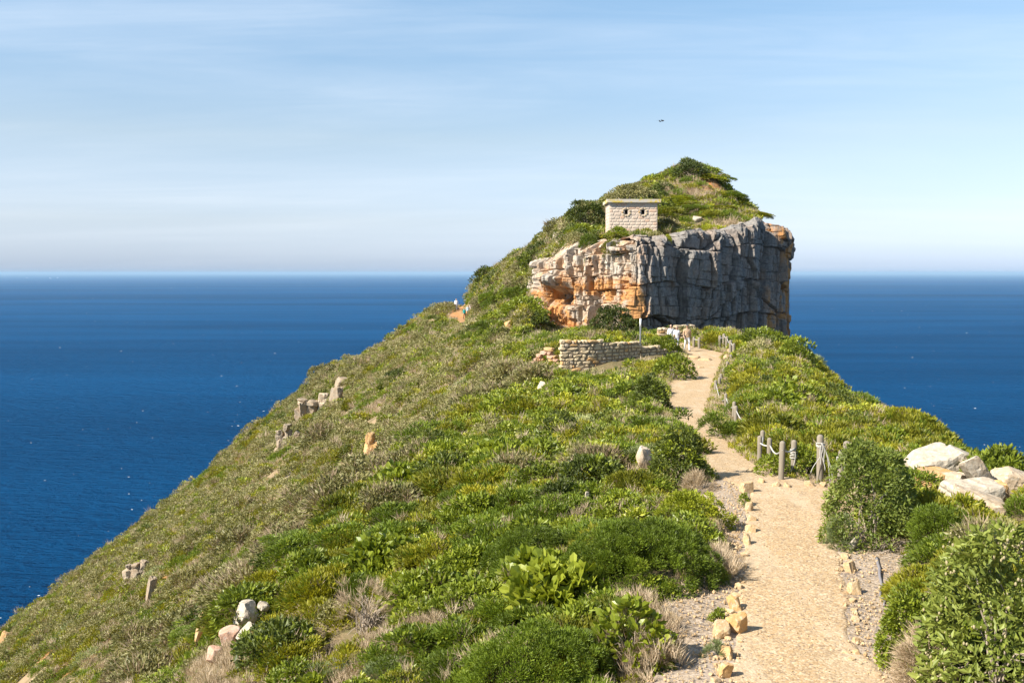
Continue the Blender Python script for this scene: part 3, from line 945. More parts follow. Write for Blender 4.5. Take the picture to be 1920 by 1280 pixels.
POST_NEAR = [(1430, 806, 22.5, 8, 0), (1425, 816, 20.8, 9, 0), (1443, 820, 20.4, 9, 0), (1466, 826, 18.4, 11, .02), (1489, 824, 19.2, 11, 0), (1539, 814, 18.0, 13, -.01), (1588, 826, 18.8, 13, 0), (1577, 842, 17.8, 12, .02)]
POST_MID = [(1342, 712, 42, 6, 0), (1361, 737, 36, 6, 0), (1376, 752, 33, 7, .03), (1380, 760, 31.5, 7, 0), (1404, 774, 28.5, 8, 0)]
POST_UP = [(1349, 707, 44.5, 6, 0), (1352, 700, 47.5, 6, 0), (1357, 693, 50.5, 6, 0), (1364, 684, 54.5, 6, 0), (1370, 668, 58.5, 6, 0)]
POST_TOP = [(1376, 643, 60.5, 6, 0), (1370, 637, 62, 6, 0), (1363, 630, 64.5, 6, 0), (1357.5, 625, 65.5, 6, 0), (1350, 628.5, 66.5, 6, 0)]
POST_MAN = [(1324, 638.5, 68, 5, 0), (1311, 632, 66.8, 5, 0), (1301, 631, 67.5, 5, 0)]


# ------------------------------------------------------------------ plants
def leaf_material(name, stops, trans=0.28, rough=0.5, spec=0.35):
    m, nt, out = material(name)
    a = nt.new('ShaderNodeAttribute', attribute_name='tint', attribute_type='GEOMETRY').outputs['Fac']
    b = nt.new('ShaderNodeAttribute', attribute_name='tone', attribute_type='INSTANCER').outputs['Fac']
    rnd = nt.new('ShaderNodeObjectInfo').outputs['Random']
    pos = nt.new('ShaderNodeNewGeometry').outputs['Position']
    n = nt.noise(pos, 0.9, 3, 0.6)
    f = nt.math('ADD', nt.math('MULTIPLY', a, 0.45), nt.math('MULTIPLY', b, 0.3))
    f = nt.math('ADD', f, nt.math('MULTIPLY', rnd, 0.25))
    f = nt.math('ADD', f, nt.math('MULTIPLY', nt.math('SUBTRACT', n, 0.5), 0.9), clamp=True)
    c = nt.ramp(f, stops)
    p = nt.new('ShaderNodeBsdfPrincipled')
    nt.put(p.inputs['Base Color'], c)
    p.inputs['Roughness'].default_value = rough
    p.inputs['Specular IOR Level'].default_value = spec
    t = nt.new('ShaderNodeBsdfTranslucent')
    nt.put(t.inputs[0], nt.mix(1.0, c, (1.25, 1.2, 0.6, 1), 'MULTIPLY'))
    mx = nt.new('ShaderNodeMixShader')
    mx.inputs[0].default_value = trans
    nt.l.new(p.outputs[0], mx.inputs[1]); nt.l.new(t.outputs[0], mx.inputs[2])
    nt.l.new(mx.outputs[0], out.inputs[0])
    return m


def stops(*cs):
    n = len(cs)
    return [(0.12 + 0.76 * i / (n - 1), c) for i, c in enumerate(cs)]


M_LEAF = {
    'heath': leaf_material('heath_leaf', stops((0.080, 0.111, 0.011), (0.152, 0.212, 0.017), (0.273, 0.309, 0.029))),
    'leafy': leaf_material('shrub_leaf', stops((0.103, 0.133, 0.013), (0.218, 0.261, 0.020), (0.418, 0.424, 0.044)), 0.25, 0.45, 0.4),
    'large': leaf_material('broad_leaf', stops((0.143, 0.187, 0.018), (0.248, 0.281, 0.024), (0.374, 0.380, 0.050)), 0.3, 0.4, 0.4),
    'olive': leaf_material('olive_leaf', stops((0.121, 0.128, 0.014), (0.237, 0.230, 0.017), (0.399, 0.363, 0.026))),
    'grey': leaf_material('grey_leaf', stops((0.138, 0.132, 0.046), (0.264, 0.244, 0.090), (0.424, 0.374, 0.182)), 0.2),
    'silver': leaf_material('silver_leaf', stops((0.099, 0.134, 0.020), (0.226, 0.259, 0.046), (0.473, 0.462, 0.165)), 0.22, 0.5, 0.35),
    'dry': leaf_material('dry_stalk', stops((0.264, 0.187, 0.116), (0.462, 0.358, 0.237), (0.660, 0.539, 0.396)), 0.15, 0.8),
    'dark': leaf_material('dark_leaf', stops((0.046, 0.063, 0.012), (0.103, 0.128, 0.019), (0.200, 0.224, 0.034)), 0.2, 0.5, 0.35),
    'yellow': leaf_material('yellow_leaf', stops((0.209, 0.242, 0.018), (0.352, 0.369, 0.024), (0.495, 0.462, 0.044)), 0.3),
    'blue': leaf_material('blue_grey_leaf', stops((0.120, 0.162, 0.057), (0.241, 0.279, 0.116), (0.563, 0.558, 0.279)), 0.2),
}
m_, nt_, out_ = material('twig_bark')
principled(nt_, out_, nt_.mix(nt_.noise(nt_.new('ShaderNodeNewGeometry').outputs['Position'], 20, 3), (0.22, 0.17, 0.125, 1), (0.44, 0.37, 0.29, 1)), 0.9)
M_TWIG = m_
m_, nt_, out_ = material('cream_bud')
principled(nt_, out_, nt_.mix(nt_.noise(nt_.new('ShaderNodeNewGeometry').outputs['Position'], 30, 3), (0.24, 0.20, 0.10, 1), (0.36, 0.31, 0.18, 1)), 0.9)
M_BUD = m_


def unit(v):
    return v / np.maximum(np.linalg.norm(v, axis=-1, keepdims=True), 1e-6)


def leaves(pos, axis, L, W, rg, shape='diamond', fold=0.18):
    """quads of leaf blades; pos, axis: (n,3). returns verts (n*k,3), faces"""
    n = len(pos)
    axis = unit(axis)
    rnd = rg.normal(size=(n, 3))
    side = unit(np.cross(axis, rnd))
    nor = np.cross(side, axis)
    L = np.broadcast_to(L, (n,))[:, None]; W = np.broadcast_to(W, (n,))[:, None]
    if shape == 'diamond':
        v = np.stack([pos, pos + axis * L * .5 + side * W * .5 + nor * W * fold, pos + axis * L, pos + axis * L * .5 - side * W * .5 + nor * W * fold], 1)
        k = np.arange(n)[:, None] * 4
        f = np.concatenate([k + np.array([[0, 1, 2]]), k + np.array([[0, 2, 3]])])
        return v.reshape(-1, 3), f, 4
    v = np.stack([pos, pos + axis * L * .30 + side * W * .42 + nor * W * fold, pos + axis * L * .68 + side * W * .46 + nor * W * fold * .6, pos + axis * L - nor * W * .12,
                  pos + axis * L * .68 - side * W * .46 + nor * W * fold * .6, pos + axis * L * .30 - side * W * .42 + nor * W * fold, pos + axis * L * .5 - nor * W * 0.05], 1)
    k = np.arange(n)[:, None] * 7
    f = np.concatenate([k + np.array([a]) for a in ([0, 1, 6], [1, 2, 6], [2, 3, 6], [3, 4, 6], [4, 5, 6], [5, 0, 6])])
    return v.reshape(-1, 3), f, 7


# name: leaves per tuft, tuft radius, leaf length, leaf width, upright pull, scatter, shape
SPEC = {
    'heath': (80, .16, .080, .020, .75, .6, 'diamond'),
    'leafy': (34, .17, .085, .050, .35, .8, 'diamond'),
    'large': (14, .17, .15, .11, .55, .6, 'round'),
    'olive': (52, .17, .085, .030, .9, .5, 'diamond'),
    'grey': (46, .18, .075, .034, .35, .9, 'diamond'),
    'silver': (30, .16, .090, .042, .22, 1.1, 'diamond'),
    'dry': (40, .16, .25, .010, .8, .75, 'diamond'),
    'dark': (48, .17, .08, .038, .3, .9, 'diamond'),
    'yellow': (50, .15, .07, .035, .5, .7, 'diamond'),
    'blue': (60, .15, .12, .014, .8, .5, 'diamond'),
}


def tuft(sp, seed):
    n, Rr, L, W, up, sc, shape = SPEC[sp]
    rg = np.random.default_rng(seed)
    d = unit(rg.normal(size=(n, 3)))
    d[:, 2] = np.abs(d[:, 2])
    r = Rr * rg.random(n) ** 0.5
    if sp == 'dry':
        pos = np.stack([rg.normal(size=n) * Rr * .35, rg.normal(size=n) * Rr * .35, np.full(n, -.04)], 1)
        ax = np.stack([rg.normal(size=n) * .5, rg.normal(size=n) * .5, np.ones(n)], 1)
    else:
        pos = d * r[:, None] * np.array([1, 1, .6])
        ax = d * 0.8 + np.array([0, 0, up]) + rg.normal(size=(n, 3)) * sc * .6
    v, f, k = leaves(pos, ax, L * rg.uniform(.65, 1.25, n), W * rg.uniform(.7, 1.2, n), rg, shape)
    return v, f, np.repeat(rg.random(n), k)


TUFTS = {sp: [tuft(sp, 1000 + 17 * i + hash(sp) % 1 + 31 * list(SPEC).index(sp)) for i in range(4)] for sp in SPEC}
TUFT_OBJ = {}
for sp, tl in TUFTS.items():
    TUFT_OBJ[sp] = []
    for i, (v, f, t) in enumerate(tl):
        TUFT_OBJ[sp].append(bpy.data.objects.new('tuft_' + sp, mesh_np('tuft_' + sp, v, f, [M_LEAF[sp]], False, {'tint': t})))


def scatter(name, sp, pts, rot, scl, tone, label, cat, seed=0):
    """one 'stuff' object: tufts of one kind of plant standing on many points"""
    if not len(pts):
        return None
    rg = np.random.default_rng(seed)
    me = bpy.data.meshes.new(name)
    me.vertices.add(len(pts))
    me.vertices.foreach_set('co', np.ascontiguousarray(pts, np.float32).ravel())
    me.attributes.new('rot', 'FLOAT_VECTOR', 'POINT').data.foreach_set('vector', np.ascontiguousarray(rot, np.float32).ravel())
    me.attributes.new('size', 'FLOAT', 'POINT').data.foreach_set('value', np.ascontiguousarray(scl, np.float32))
    me.attributes.new('tone', 'FLOAT', 'POINT').data.foreach_set('value', np.ascontiguousarray(tone, np.float32))
    me.attributes.new('pick', 'INT', 'POINT').data.foreach_set('value', rg.integers(0, len(TUFT_OBJ[sp]), len(pts)).astype(np.int32))
    me.update()
    o = link(name, me)
    g = bpy.data.node_groups.new(name, 'GeometryNodeTree')
    g.interface.new_socket('Geometry', in_out='INPUT', socket_type='NodeSocketGeometry')
    g.interface.new_socket('Geometry', in_out='OUTPUT', socket_type='NodeSocketGeometry')
    gi, go = g.nodes.new('NodeGroupInput'), g.nodes.new('NodeGroupOutput')
    gg = g.nodes.new('GeometryNodeGeometryToInstance')
    for ob in reversed(TUFT_OBJ[sp]):
        oi = g.nodes.new('GeometryNodeObjectInfo')
        oi.inputs['Object'].default_value = ob
        oi.inputs['As Instance'].default_value = True
        g.links.new(oi.outputs['Geometry'], gg.inputs[0])

    def named(nm, ty):
        a = g.nodes.new('GeometryNodeInputNamedAttribute')
        a.data_type = ty
        a.inputs['Name'].default_value = nm
        return next(s for s in a.outputs if s.enabled and s.name == 'Attribute')
    jn = g.nodes.new('GeometryNodeJoinGeometry')
    for nd in [x for x in g.nodes if x.bl_idname == 'GeometryNodeObjectInfo']:
        g.links.new(nd.outputs['Geometry'], jn.inputs[0])
    g.nodes.remove(gg)
    ip = g.nodes.new('GeometryNodeInstanceOnPoints')
    g.links.new(gi.outputs[0], ip.inputs['Points'])
    g.links.new(jn.outputs[0], ip.inputs['Instance'])
    ip.inputs['Pick Instance'].default_value = True
    g.links.new(named('pick', 'INT'), ip.inputs['Instance Index'])
    g.links.new(named('rot', 'FLOAT_VECTOR'), ip.inputs['Rotation'])
    g.links.new(named('size', 'FLOAT'), ip.inputs['Scale'])
    g.links.new(ip.outputs[0], go.inputs[0])
    md = o.modifiers.new('scatter', 'NODES')
    md.node_group = g
    return tag(o, label, cat, kind='stuff')


def dome_points(n, rg):
    z = rg.random(n) ** 0.8
    a = rg.random(n) * 2 * math.pi
    q = np.sqrt(np.maximum(1 - z * z, 0))
    return np.stack([q * np.cos(a), q * np.sin(a), z], 1)


def bake(sp, P, N, size, rg, tone=None):
    """tufts of one plant joined to one set of vertices"""
    V, Fc, T = [], [], []
    off = 0
    for i in range(len(P)):
        v, f, t = TUFTS[sp][rg.integers(0, 4)]
        n = N[i] / np.linalg.norm(N[i])
        a = rg.random() * 6.283
        x = np.cross(n, [math.cos(a), math.sin(a), 0.3]); x /= np.linalg.norm(x)
        y = np.cross(n, x)
        V.append(v @ np.stack([x, y, n]) * (size * rg.uniform(.8, 1.2)) + P[i])
        Fc.append(f + off); off += len(v)
        T.append(np.clip(t * 0.6 + 0.4 * (tone[i] if tone is not None else rg.random()), 0, 1))
    return np.concatenate(V), np.concatenate(Fc), np.concatenate(T)


def bush_shape(n, rx, ry, h, rg, seed, lumpy=0.25, shell=0.25):
    d = dome_points(n, rg)
    b = 1 + lumpy * 2 * (fbm(d[:, 0] * 2.2 + seed, d[:, 1] * 2.2 + d[:, 2] * 1.3, seed % 91, 3) - 0.5)
    k = b * (1 - shell * rg.random(n) ** 2)
    P = d * k[:, None] * np.array([rx, ry, h])
    N = d * np.array([1 / rx, 1 / ry, 1 / h]) * min(rx, h) + np.array([0, 0, .35])
    return P, N


UNIT = {}
for si, sp in enumerate(('heath', 'leafy', 'olive', 'grey', 'dark', 'silver', 'yellow', 'large')):
    UNIT[sp] = []
    for i in range(3):
        rg = np.random.default_rng(500 + 10 * si + i)
        P, N = bush_shape(64 if sp != 'large' else 90, 1, 1, 0.85, rg, 40 + 7 * si + i, 0.3)
        sz = 1.75 if sp != 'large' else 1.4
        v, f, t = bake(sp, P, N, sz, rg)
        s2 = {'heath': 'leafy', 'leafy': 'heath', 'olive': 'heath', 'grey': 'dry', 'dark': 'leafy', 'silver': 'dry', 'yellow': 'leafy', 'large': 'leafy'}[sp]
        q = rg.random(len(P)) < .16
        v2, f2, t2 = bake(s2, P[q], N[q], sz, rg)
        q = rg.random(len(P)) < .08
        v3, f3, t3 = bake('dry', P[q], N[q], sz * .8, rg)
        UNIT[sp].append(mesh_np('bush_' + sp, np.concatenate([v, v2, v3]), [np.concatenate([f, f2 + len(v), f3 + len(v) + len(v2)])], [M_LEAF[sp], M_LEAF[s2], M_LEAF['dry']], False,
                                {'tint': np.concatenate([t, t2, t3])}, [0] * len(f) + [1] * len(f2) + [2] * len(f3)))


def tubes(paths, rad, sides=5):
    """tapered tubes along polylines: verts, faces"""
    V, Fc = [], []
    off = 0
    for p, r in zip(paths, rad):
        p = np.asarray(p, float); n = len(p)
        r = np.broadcast_to(r, (n,)) if np.ndim(r) else np.linspace(r, r * .35, n)
        tg = unit(np.gradient(p, axis=0))
        ref = np.array([0.13, 0.31, 0.94]) if abs(tg[0, 2]) < .9 else np.array([1, .2, 0.])
        x = unit(np.cross(tg, ref)); y = np.cross(tg, x)
        a = np.arange(sides) / sides * 2 * math.pi
        ring = p[:, None, :] + r[:, None, None] * (np.cos(a)[None, :, None] * x[:, None, :] + np.sin(a)[None, :, None] * y[:, None, :])
        V.append(ring.reshape(-1, 3))
        i = np.arange(n * sides).reshape(n, sides) + off
        j = np.roll(i, -1, 1)
        Fc.append(np.stack([i[:-1], j[:-1], j[1:], i[1:]], -1).reshape(-1, 4))
        V.append(p[[0, -1]]); c0 = off + n * sides
        cap = np.concatenate([np.stack([np.full(sides, c0), j[0], i[0], i[0]], -1), np.stack([np.full(sides, c0 + 1), i[-1], j[-1], j[-1]], -1)])
        Fc.append(cap)
        off += n * sides + 2
    f = np.concatenate(Fc)
    tri = f[:, 2] == f[:, 3]
    return np.concatenate(V), [f[~tri], f[tri][:, :3]]


def twig_paths(n, rx, h, rg, base=0.15, wob=.12):
    ps = []
    for _ in range(n):
        d = dome_points(1, rg)[0]
        e = d * np.array([rx, rx, h]) * rg.uniform(.7, 1.0)
        t = np.linspace(0, 1, 6)[:, None]
        b = np.array([rg.normal() * base * rx, rg.normal() * base * rx, -0.05])
        p = b * (1 - t) + e * t + np.cumsum(rg.normal(size=(6, 3)), 0) * wob * rx * .35 * t
        p[:, 2] += .18 * h * np.sin(t[:, 0] * 3.14)
        ps.append(p)
    return ps


KEEP_OUT = []    # (x, y, radius) where the ground cover leaves room
for b_ in big:
    p_ = gp(b_[0], b_[1])
    if b_[0] > 1700 and p_.y > 40: p_ = Vector(pix(b_[0], b_[1], 17.6))
    k_ = p_.y / F
    KEEP_OUT.append((p_.x, p_.y + .1, max(.12, b_[2] * k_ * .5)))
    if b_[0] > 1700:
        KEEP_OUT.append((p_.x - .1, p_.y - .35, b_[2] * k_ * .38))
    if b_[0] < 1300:
        KEEP_OUT.append((p_.x - .05 * p_.y / 20, p_.y - b_[2] * k_ * .9 - .25, b_[2] * k_ * .6 + .1))
for o_ in OUTCROPS:
    p_ = gp(o_[0], o_[1]); k_ = p_.y / F
    KEEP_OUT.append((p_.x, p_.y - .2, o_[2] * k_ * .45)); 
for L_ in (POST_NEAR, POST_MID, POST_UP, POST_TOP, POST_MAN):
    for (u_, v_, Y_, w_, l_) in L_:
        x_ = pix(u_, v_, Y_)[0]
        KEEP_OUT.append((x_, Y_, .35)); KEEP_OUT.append((x_ - .15, Y_ - .8, .55)); KEEP_OUT.append((x_ - .3, Y_ - 1.7, .6))


def hero(u, vb, wpx, hpx, sp, label, name='bush', seed=0, dens=1.0, tuft_r=None, Y=None, depth=1.0, cat='bush', buds=0, twigs=8, lumpy=.22, sink=0.05, keep=True, shell=.3, mixsp=None):
    p = gp(u, vb) if Y is None else Vector(pix(u, vb, Y))
    k = p.y / F
    rx, h = wpx * k / 2, hpx * k
    ry = rx * depth
    rg = np.random.default_rng(900 + seed)
    c = Vector((p.x, p.y + ry * 0.45, float(H(p.x, p.y + ry * 0.45)) - sink))
    if Y is not None:
        c = Vector((p.x, p.y, p.z - sink))
    size = (tuft_r or max(.10, p.y * 0.0098)) / 0.16
    area = 2 * math.pi * max(rx * ry, rx * h * .8)
    n = int(min(2600, max(18, area / (math.pi * (0.16 * size) ** 2) * 1.9 * dens)))
    P, N = bush_shape(n, rx, ry, h, rg, seed + 3, lumpy, shell)
    e = empty(name, c)
    v, f, t = bake(sp, P, N, size, rg)
    link('foliage', mesh_np(name + '_foliage', v, f, [M_LEAF[sp]], False, {'tint': t}), e)
    if mixsp:
        q = rg.random(len(P)) < .25
        v, f, t = bake(mixsp, P[q], N[q], size, rg)
        link('dry_twigs' if mixsp == 'dry' else 'foliage', mesh_np(name + '_mix', v, f, [M_LEAF[mixsp]], False, {'tint': t}), e)
    if twigs:
        v, f = tubes(twig_paths(twigs, rx * .8, h * .85, rg), [max(.005, rx * .018)] * twigs)
        link('branches', mesh_np(name + '_branches', v, f, [M_TWIG], False), e)
    if buds:
        P2, N2 = bush_shape(buds, rx * 1.03, ry * 1.03, h * 1.03, rg, seed + 3, lumpy, .03)
        vv, ff = ico(1)
        V, Fc = [], []
        for i, q in enumerate(P2):
            for j in range(5):
                V.append(vv * rg.uniform(.006, .013) * np.array([1, 1, 1.5]) + q + rg.normal(size=3) * .028); Fc.append(ff + (i * 5 + j) * len(vv))
        link('flower_buds', mesh_np(name + '_buds', np.concatenate(V), np.concatenate(Fc), [M_BUD], True), e)['kind'] = 'stuff'
    tag(e, label, cat)
    if keep:
        KEEP_OUT.append((c.x, c.y, min(rx, ry) * .85))
    return e


# ---- single shrubs one can point to
hero(1648, 1030, 178, 205, 'silver', 'rounded silver-green leafy bush in front of the last two fence posts', seed=1, tuft_r=.11, dens=1.25, twigs=14, buds=14)
hero(1895, 1345, 300, 385, 'silver', 'big grey-green leafy bush with cream buds in the bottom right corner', seed=2, tuft_r=.14, dens=1.5, twigs=18, buds=120, lumpy=.3)
hero(1205, 1112, 330, 138, 'heath', 'smooth dark green heath mound left of the gravel verge', seed=3, tuft_r=.085, dens=1.4, twigs=0, depth=.8, lumpy=.10, name='heath_mound')
hero(1000, 1085, 200, 100, 'heath', 'flatter green heath hump joined to the left of the smooth dark heath mound', seed=33, tuft_r=.085, dens=1.3, twigs=0, depth=.8, lumpy=.12, name='heath_mound')
hero(1300, 1000, 150, 78, 'yellow', 'low yellow-green bush at the gravel above the dark heath mound', seed=4, tuft_r=.09, dens=1.2, depth=.7)
hero(1043, 1160, 185, 95, 'large', 'bright yellow-green broad-leaved shrub in the left foreground', seed=5, tuft_r=.15, dens=2.0, twigs=6, depth=.8)
hero(1190, 1262, 150, 130, 'large', 'sparse broad-leaved shrub with bare stems below the bright broad-leaved one', seed=6, tuft_r=.095, dens=.6, twigs=26, depth=.8, mixsp='dry')
hero(1010, 1330, 330, 150, 'heath', 'dark green heath mound at the bottom edge left of the path', seed=7, tuft_r=.085, dens=1.3, twigs=0, depth=.8, lumpy=.15, name='heath_mound')
hero(1230, 1128, 90, 50, 'leafy', 'small leafy bush at the foot of the smooth dark heath mound', seed=8, tuft_r=.08, dens=1.2, depth=.7)
hero(1274, 908, 104, 112, 'dark', 'dark rounded bush overhanging the bend of the path', seed=9, tuft_r=.15, dens=1.3, depth=.9, mixsp='leafy', lumpy=.45)
hero(1308, 925, 62, 42, 'dry', 'small dry brown shrub beside the dark rounded bush at the bend', seed=10, tuft_r=.10, dens=1.2)
hero(1705, 1260, 98, 165, 'leafy', 'yellow-green upright bush at the right edge of the right-hand gravel', seed=11, tuft_r=.075, dens=1.3, depth=.8, mixsp='heath')
hero(1740, 1300, 110, 120, 'dry', 'dry brown tangle between the yellow-green bush and the big grey-green bush', seed=12, tuft_r=.09, dens=1.5, depth=.9)
hero(1772, 1040, 120, 100, 'heath', 'green heath bush between the silver-green bush and the pale boulders', seed=13, tuft_r=.10, dens=1.2)
hero(1580, 1030, 62, 66, 'blue', 'small blue-green bush at the left foot of the silver-green bush', seed=14, tuft_r=.08, dens=1.2)
hero(1893, 880, 90, 64, 'yellow', 'open leafy shrub on the skyline behind the pale boulders', seed=15, tuft_r=.12, dens=.8, twigs=16)
hero(1497, 702, 74, 58, 'leafy', 'round green bush on the skyline right of the cliff foot', seed=16, dens=1.2, tuft_r=.32)
hero(1432, 665, 120, 46, 'leafy', 'wide green bush beside the top rope fence below the dark cliff', seed=17, dens=1.2, tuft_r=.32, depth=.6)
hero(1527, 705, 50, 34, 'blue', 'small bluish bush right of the round skyline bush', seed=18, dens=1.2, tuft_r=.28)
hero(1155, 642, 100, 64, 'dark', 'dark spreading bush behind the stone wall', seed=19, dens=1.2, tuft_r=.33, twigs=14, depth=.7)
hero(1228, 626, 56, 44, 'grey', 'pale twiggy bush right of the marker pole', seed=20, dens=1.0, tuft_r=.30, twigs=20, depth=.7)
hero(1243, 664, 84, 32, 'leafy', 'low green bush between the stone wall and the three walkers', seed=21, dens=1.2, tuft_r=.28, depth=.5)
hero(1326, 636, 62, 30, 'leafy', 'rounded green bush just right of the man in the tan jumper', seed=22, dens=1.2, tuft_r=.3, depth=.7)
hero(1299, 336, 62, 28, 'dark', 'dark bush crowning the peak of the headland', seed=23, dens=1.2, tuft_r=.5)
hero(1100, 432, 88, 46, 'dark', 'large dark grey-green bush left of the stone hut', seed=24, dens=1.2, tuft_r=.45, depth=.8, mixsp='grey')
hero(1185, 384, 110, 34, 'grey', 'grey-green shrub showing above the hut roof', seed=25, dens=1.2, tuft_r=.45, depth=.5, Y=101)
hero(1128, 668, 58, 32, 'leafy', 'green bush growing against the front of the stone wall', seed=28, dens=1.2, tuft_r=.28, depth=.5)
hero(1262, 712, 74, 48, 'leafy', 'bright green bush at the left edge of the upper path', seed=29, dens=1.2, tuft_r=.26)
hero(1224, 772, 66, 64, 'dark', 'dark gnarled bush casting shadow over the middle of the path', seed=30, dens=1.2, tuft_r=.22, twigs=18, mixsp='leafy')
hero(1350, 822, 76, 44, 'heath', 'green bush bulging over the right edge of the path at the bend', seed=31, dens=1.2, tuft_r=.18)
hero(1160, 915, 54, 36, 'yellow', 'yellow-green bush below the grey stone on the left slope', seed=32, dens=1.2, tuft_r=.14)
hero(742, 885, 70, 36, 'yellow', 'bright yellow-green bush on the brow of the left slope', seed=34, dens=1.2, tuft_r=.2)
hero(725, 1275, 95, 30, 'blue', 'silvery succulent tuft at the bottom edge', seed=35, dens=1.2, tuft_r=.10, twigs=0)
hero(686, 1190, 150, 95, 'dry', 'dead bare-twigged bush among broad-leaved scrub on the left', seed=36, dens=.35, tuft_r=.10, twigs=70, lumpy=.3)
hero(1450, 892, 56, 36, 'leafy', 'bright green bush between the near fence posts', seed=37, dens=1.2, tuft_r=.12)
hero(1512, 890, 50, 60, 'leafy', 'upright green bush behind the fence post with tattered rope', seed=38, dens=1.2, tuft_r=.12)
hero(1398, 822, 60, 34, 'leafy', 'green bush beneath the middle rope fence', seed=39, dens=1.2, tuft_r=.16)
hero(1352, 1168, 34, 26, 'leafy', 'small green plant beside the orange edging stones', seed=40, dens=1.2, tuft_r=.06, twigs=0, cat='plant', name='low_plant')
hero(1340, 1236, 34, 36, 'blue', 'feathery blue-green plant below the paired edging boulders', seed=41, dens=1.2, tuft_r=.06, twigs=0, cat='plant', name='low_plant')
hero(1397, 950, 20, 28, 'leafy', 'small bright weed among the far edging stones', seed=42, dens=1.2, tuft_r=.06, twigs=0, cat='plant', name='low_plant')
hero(605, 707, 52, 22, 'grey', 'grey shrub jutting from the skyline of the left slope', seed=43, dens=1.2, tuft_r=.55)
hero(1160, 452, 40, 24, 'leafy', 'green bush against the front wall of the stone hut', seed=44, dens=1.2, tuft_r=.42, Y=86.0)
hero(1208, 446, 36, 13, 'olive', 'low bush at the right foot of the stone hut', seed=45, dens=1.2, tuft_r=.38, Y=85.8)

hero(1104, 474, 34, 32, 'heath', 'green bush in the upper cleft of the pale western rocks', seed=50, dens=1.2, tuft_r=.34, Y=83.6, twigs=0)
hero(1113, 505, 24, 30, 'heath', 'green strip of bush halfway down the pale western rocks', seed=51, dens=1.2, tuft_r=.30, Y=82.3, twigs=0)
hero(1152, 478, 42, 28, 'olive', 'olive bush on the ledge below the hut', seed=52, dens=1.2, tuft_r=.34, Y=80.4, twigs=0)
hero(1078, 462, 40, 24, 'grey', 'grey bush on top of the pale western rocks', seed=53, dens=1.2, tuft_r=.36, Y=85.2, twigs=0)
hero(1252, 452, 12, 10, 'yellow', 'tiny bright plant in a crack of the dark cliff', seed=54, dens=1.2, tuft_r=.2, Y=80.2, twigs=0, cat='plant', name='low_plant')

# ---- scrub in hummocks: the largest become plants of their own, the rest is ground cover
for wx, wy in ((2.9, 57.4), (3.7, 57.5), (4.5, 57.7), (5.3, 58.1), (6.1, 58.6), (6.9, 59.2), (7.6, 59.9), (8.4, 60.4), (9.2, 61.0), (10.0, 61.6), (10.8, 62.1), (1.4, 61.2), (2.1, 60.8), (2.7, 60.4)):
    KEEP_OUT += [(wx, wy, .5), (wx + .15, wy - 1.0, .55), (wx + .2, wy + .7, .3)]
KEEP_OUT += [(10.6, 66.0, 1.1), (10.2, 64.6, .6), (11.3, 64.2, .5), (10.9, 86.0, 1.1), (12.2, 86.0, 1.2), (12.4, 84.5, 1.0)]
HUT = (8.35, 12.55, 87.0, 90.6)


def keepout(x, y, r):
    pl, pr, pz = path_at(y)
    near = np.interp(y, SH_L[:, 0], SH_L[:, 1]); far = np.interp(y, SH_R[:, 0], SH_R[:, 1])
    L = np.where(y < 18.4, np.minimum(pl, near), pl)
    Rr = np.where(y < 14.2, np.maximum(pr, far), pr)
    k = (x > L - r * .75) & (x < Rr + r * .75) & (y < 72.5)
    k |= (x > HUT[0] - r * .3) & (x < HUT[1] + r) & (y > HUT[2] - r * .3) & (y < HUT[3] + r * .5)
    k |= (np.abs(x + 6.9) < .8 + r * .4) & (np.abs(y - 138) < 9.5)
    k |= (np.abs(x / y + .0455) < .0115 + r * .4 / y) & (y > 112) & (y < 141)
    k |= (np.abs(x + 8.4) < 1.0 + r * .4) & (np.abs(y - 158) < 14)
    for cx_, cy_, cr in KEEP_OUT:
        k |= (x - cx_) ** 2 + (y - cy_) ** 2 < (cr + r * .25) ** 2
    return k


def brow(y):
    return np.interp(y, [5, 9, 14, 17, 21, 27, 35, 42, 50, 57, 66, 76, 90, 112, 140], [-3.6, -3.5, -3.5, -3.6, -3.4, -3.4, -2.8, -1.4, 0.6, 2.2, 1.0, 0, -1, -3, -7])


SPN = ['heath', 'leafy', 'olive', 'grey', 'dry', 'dark', 'yellow', 'large', 'blue', 'silver']


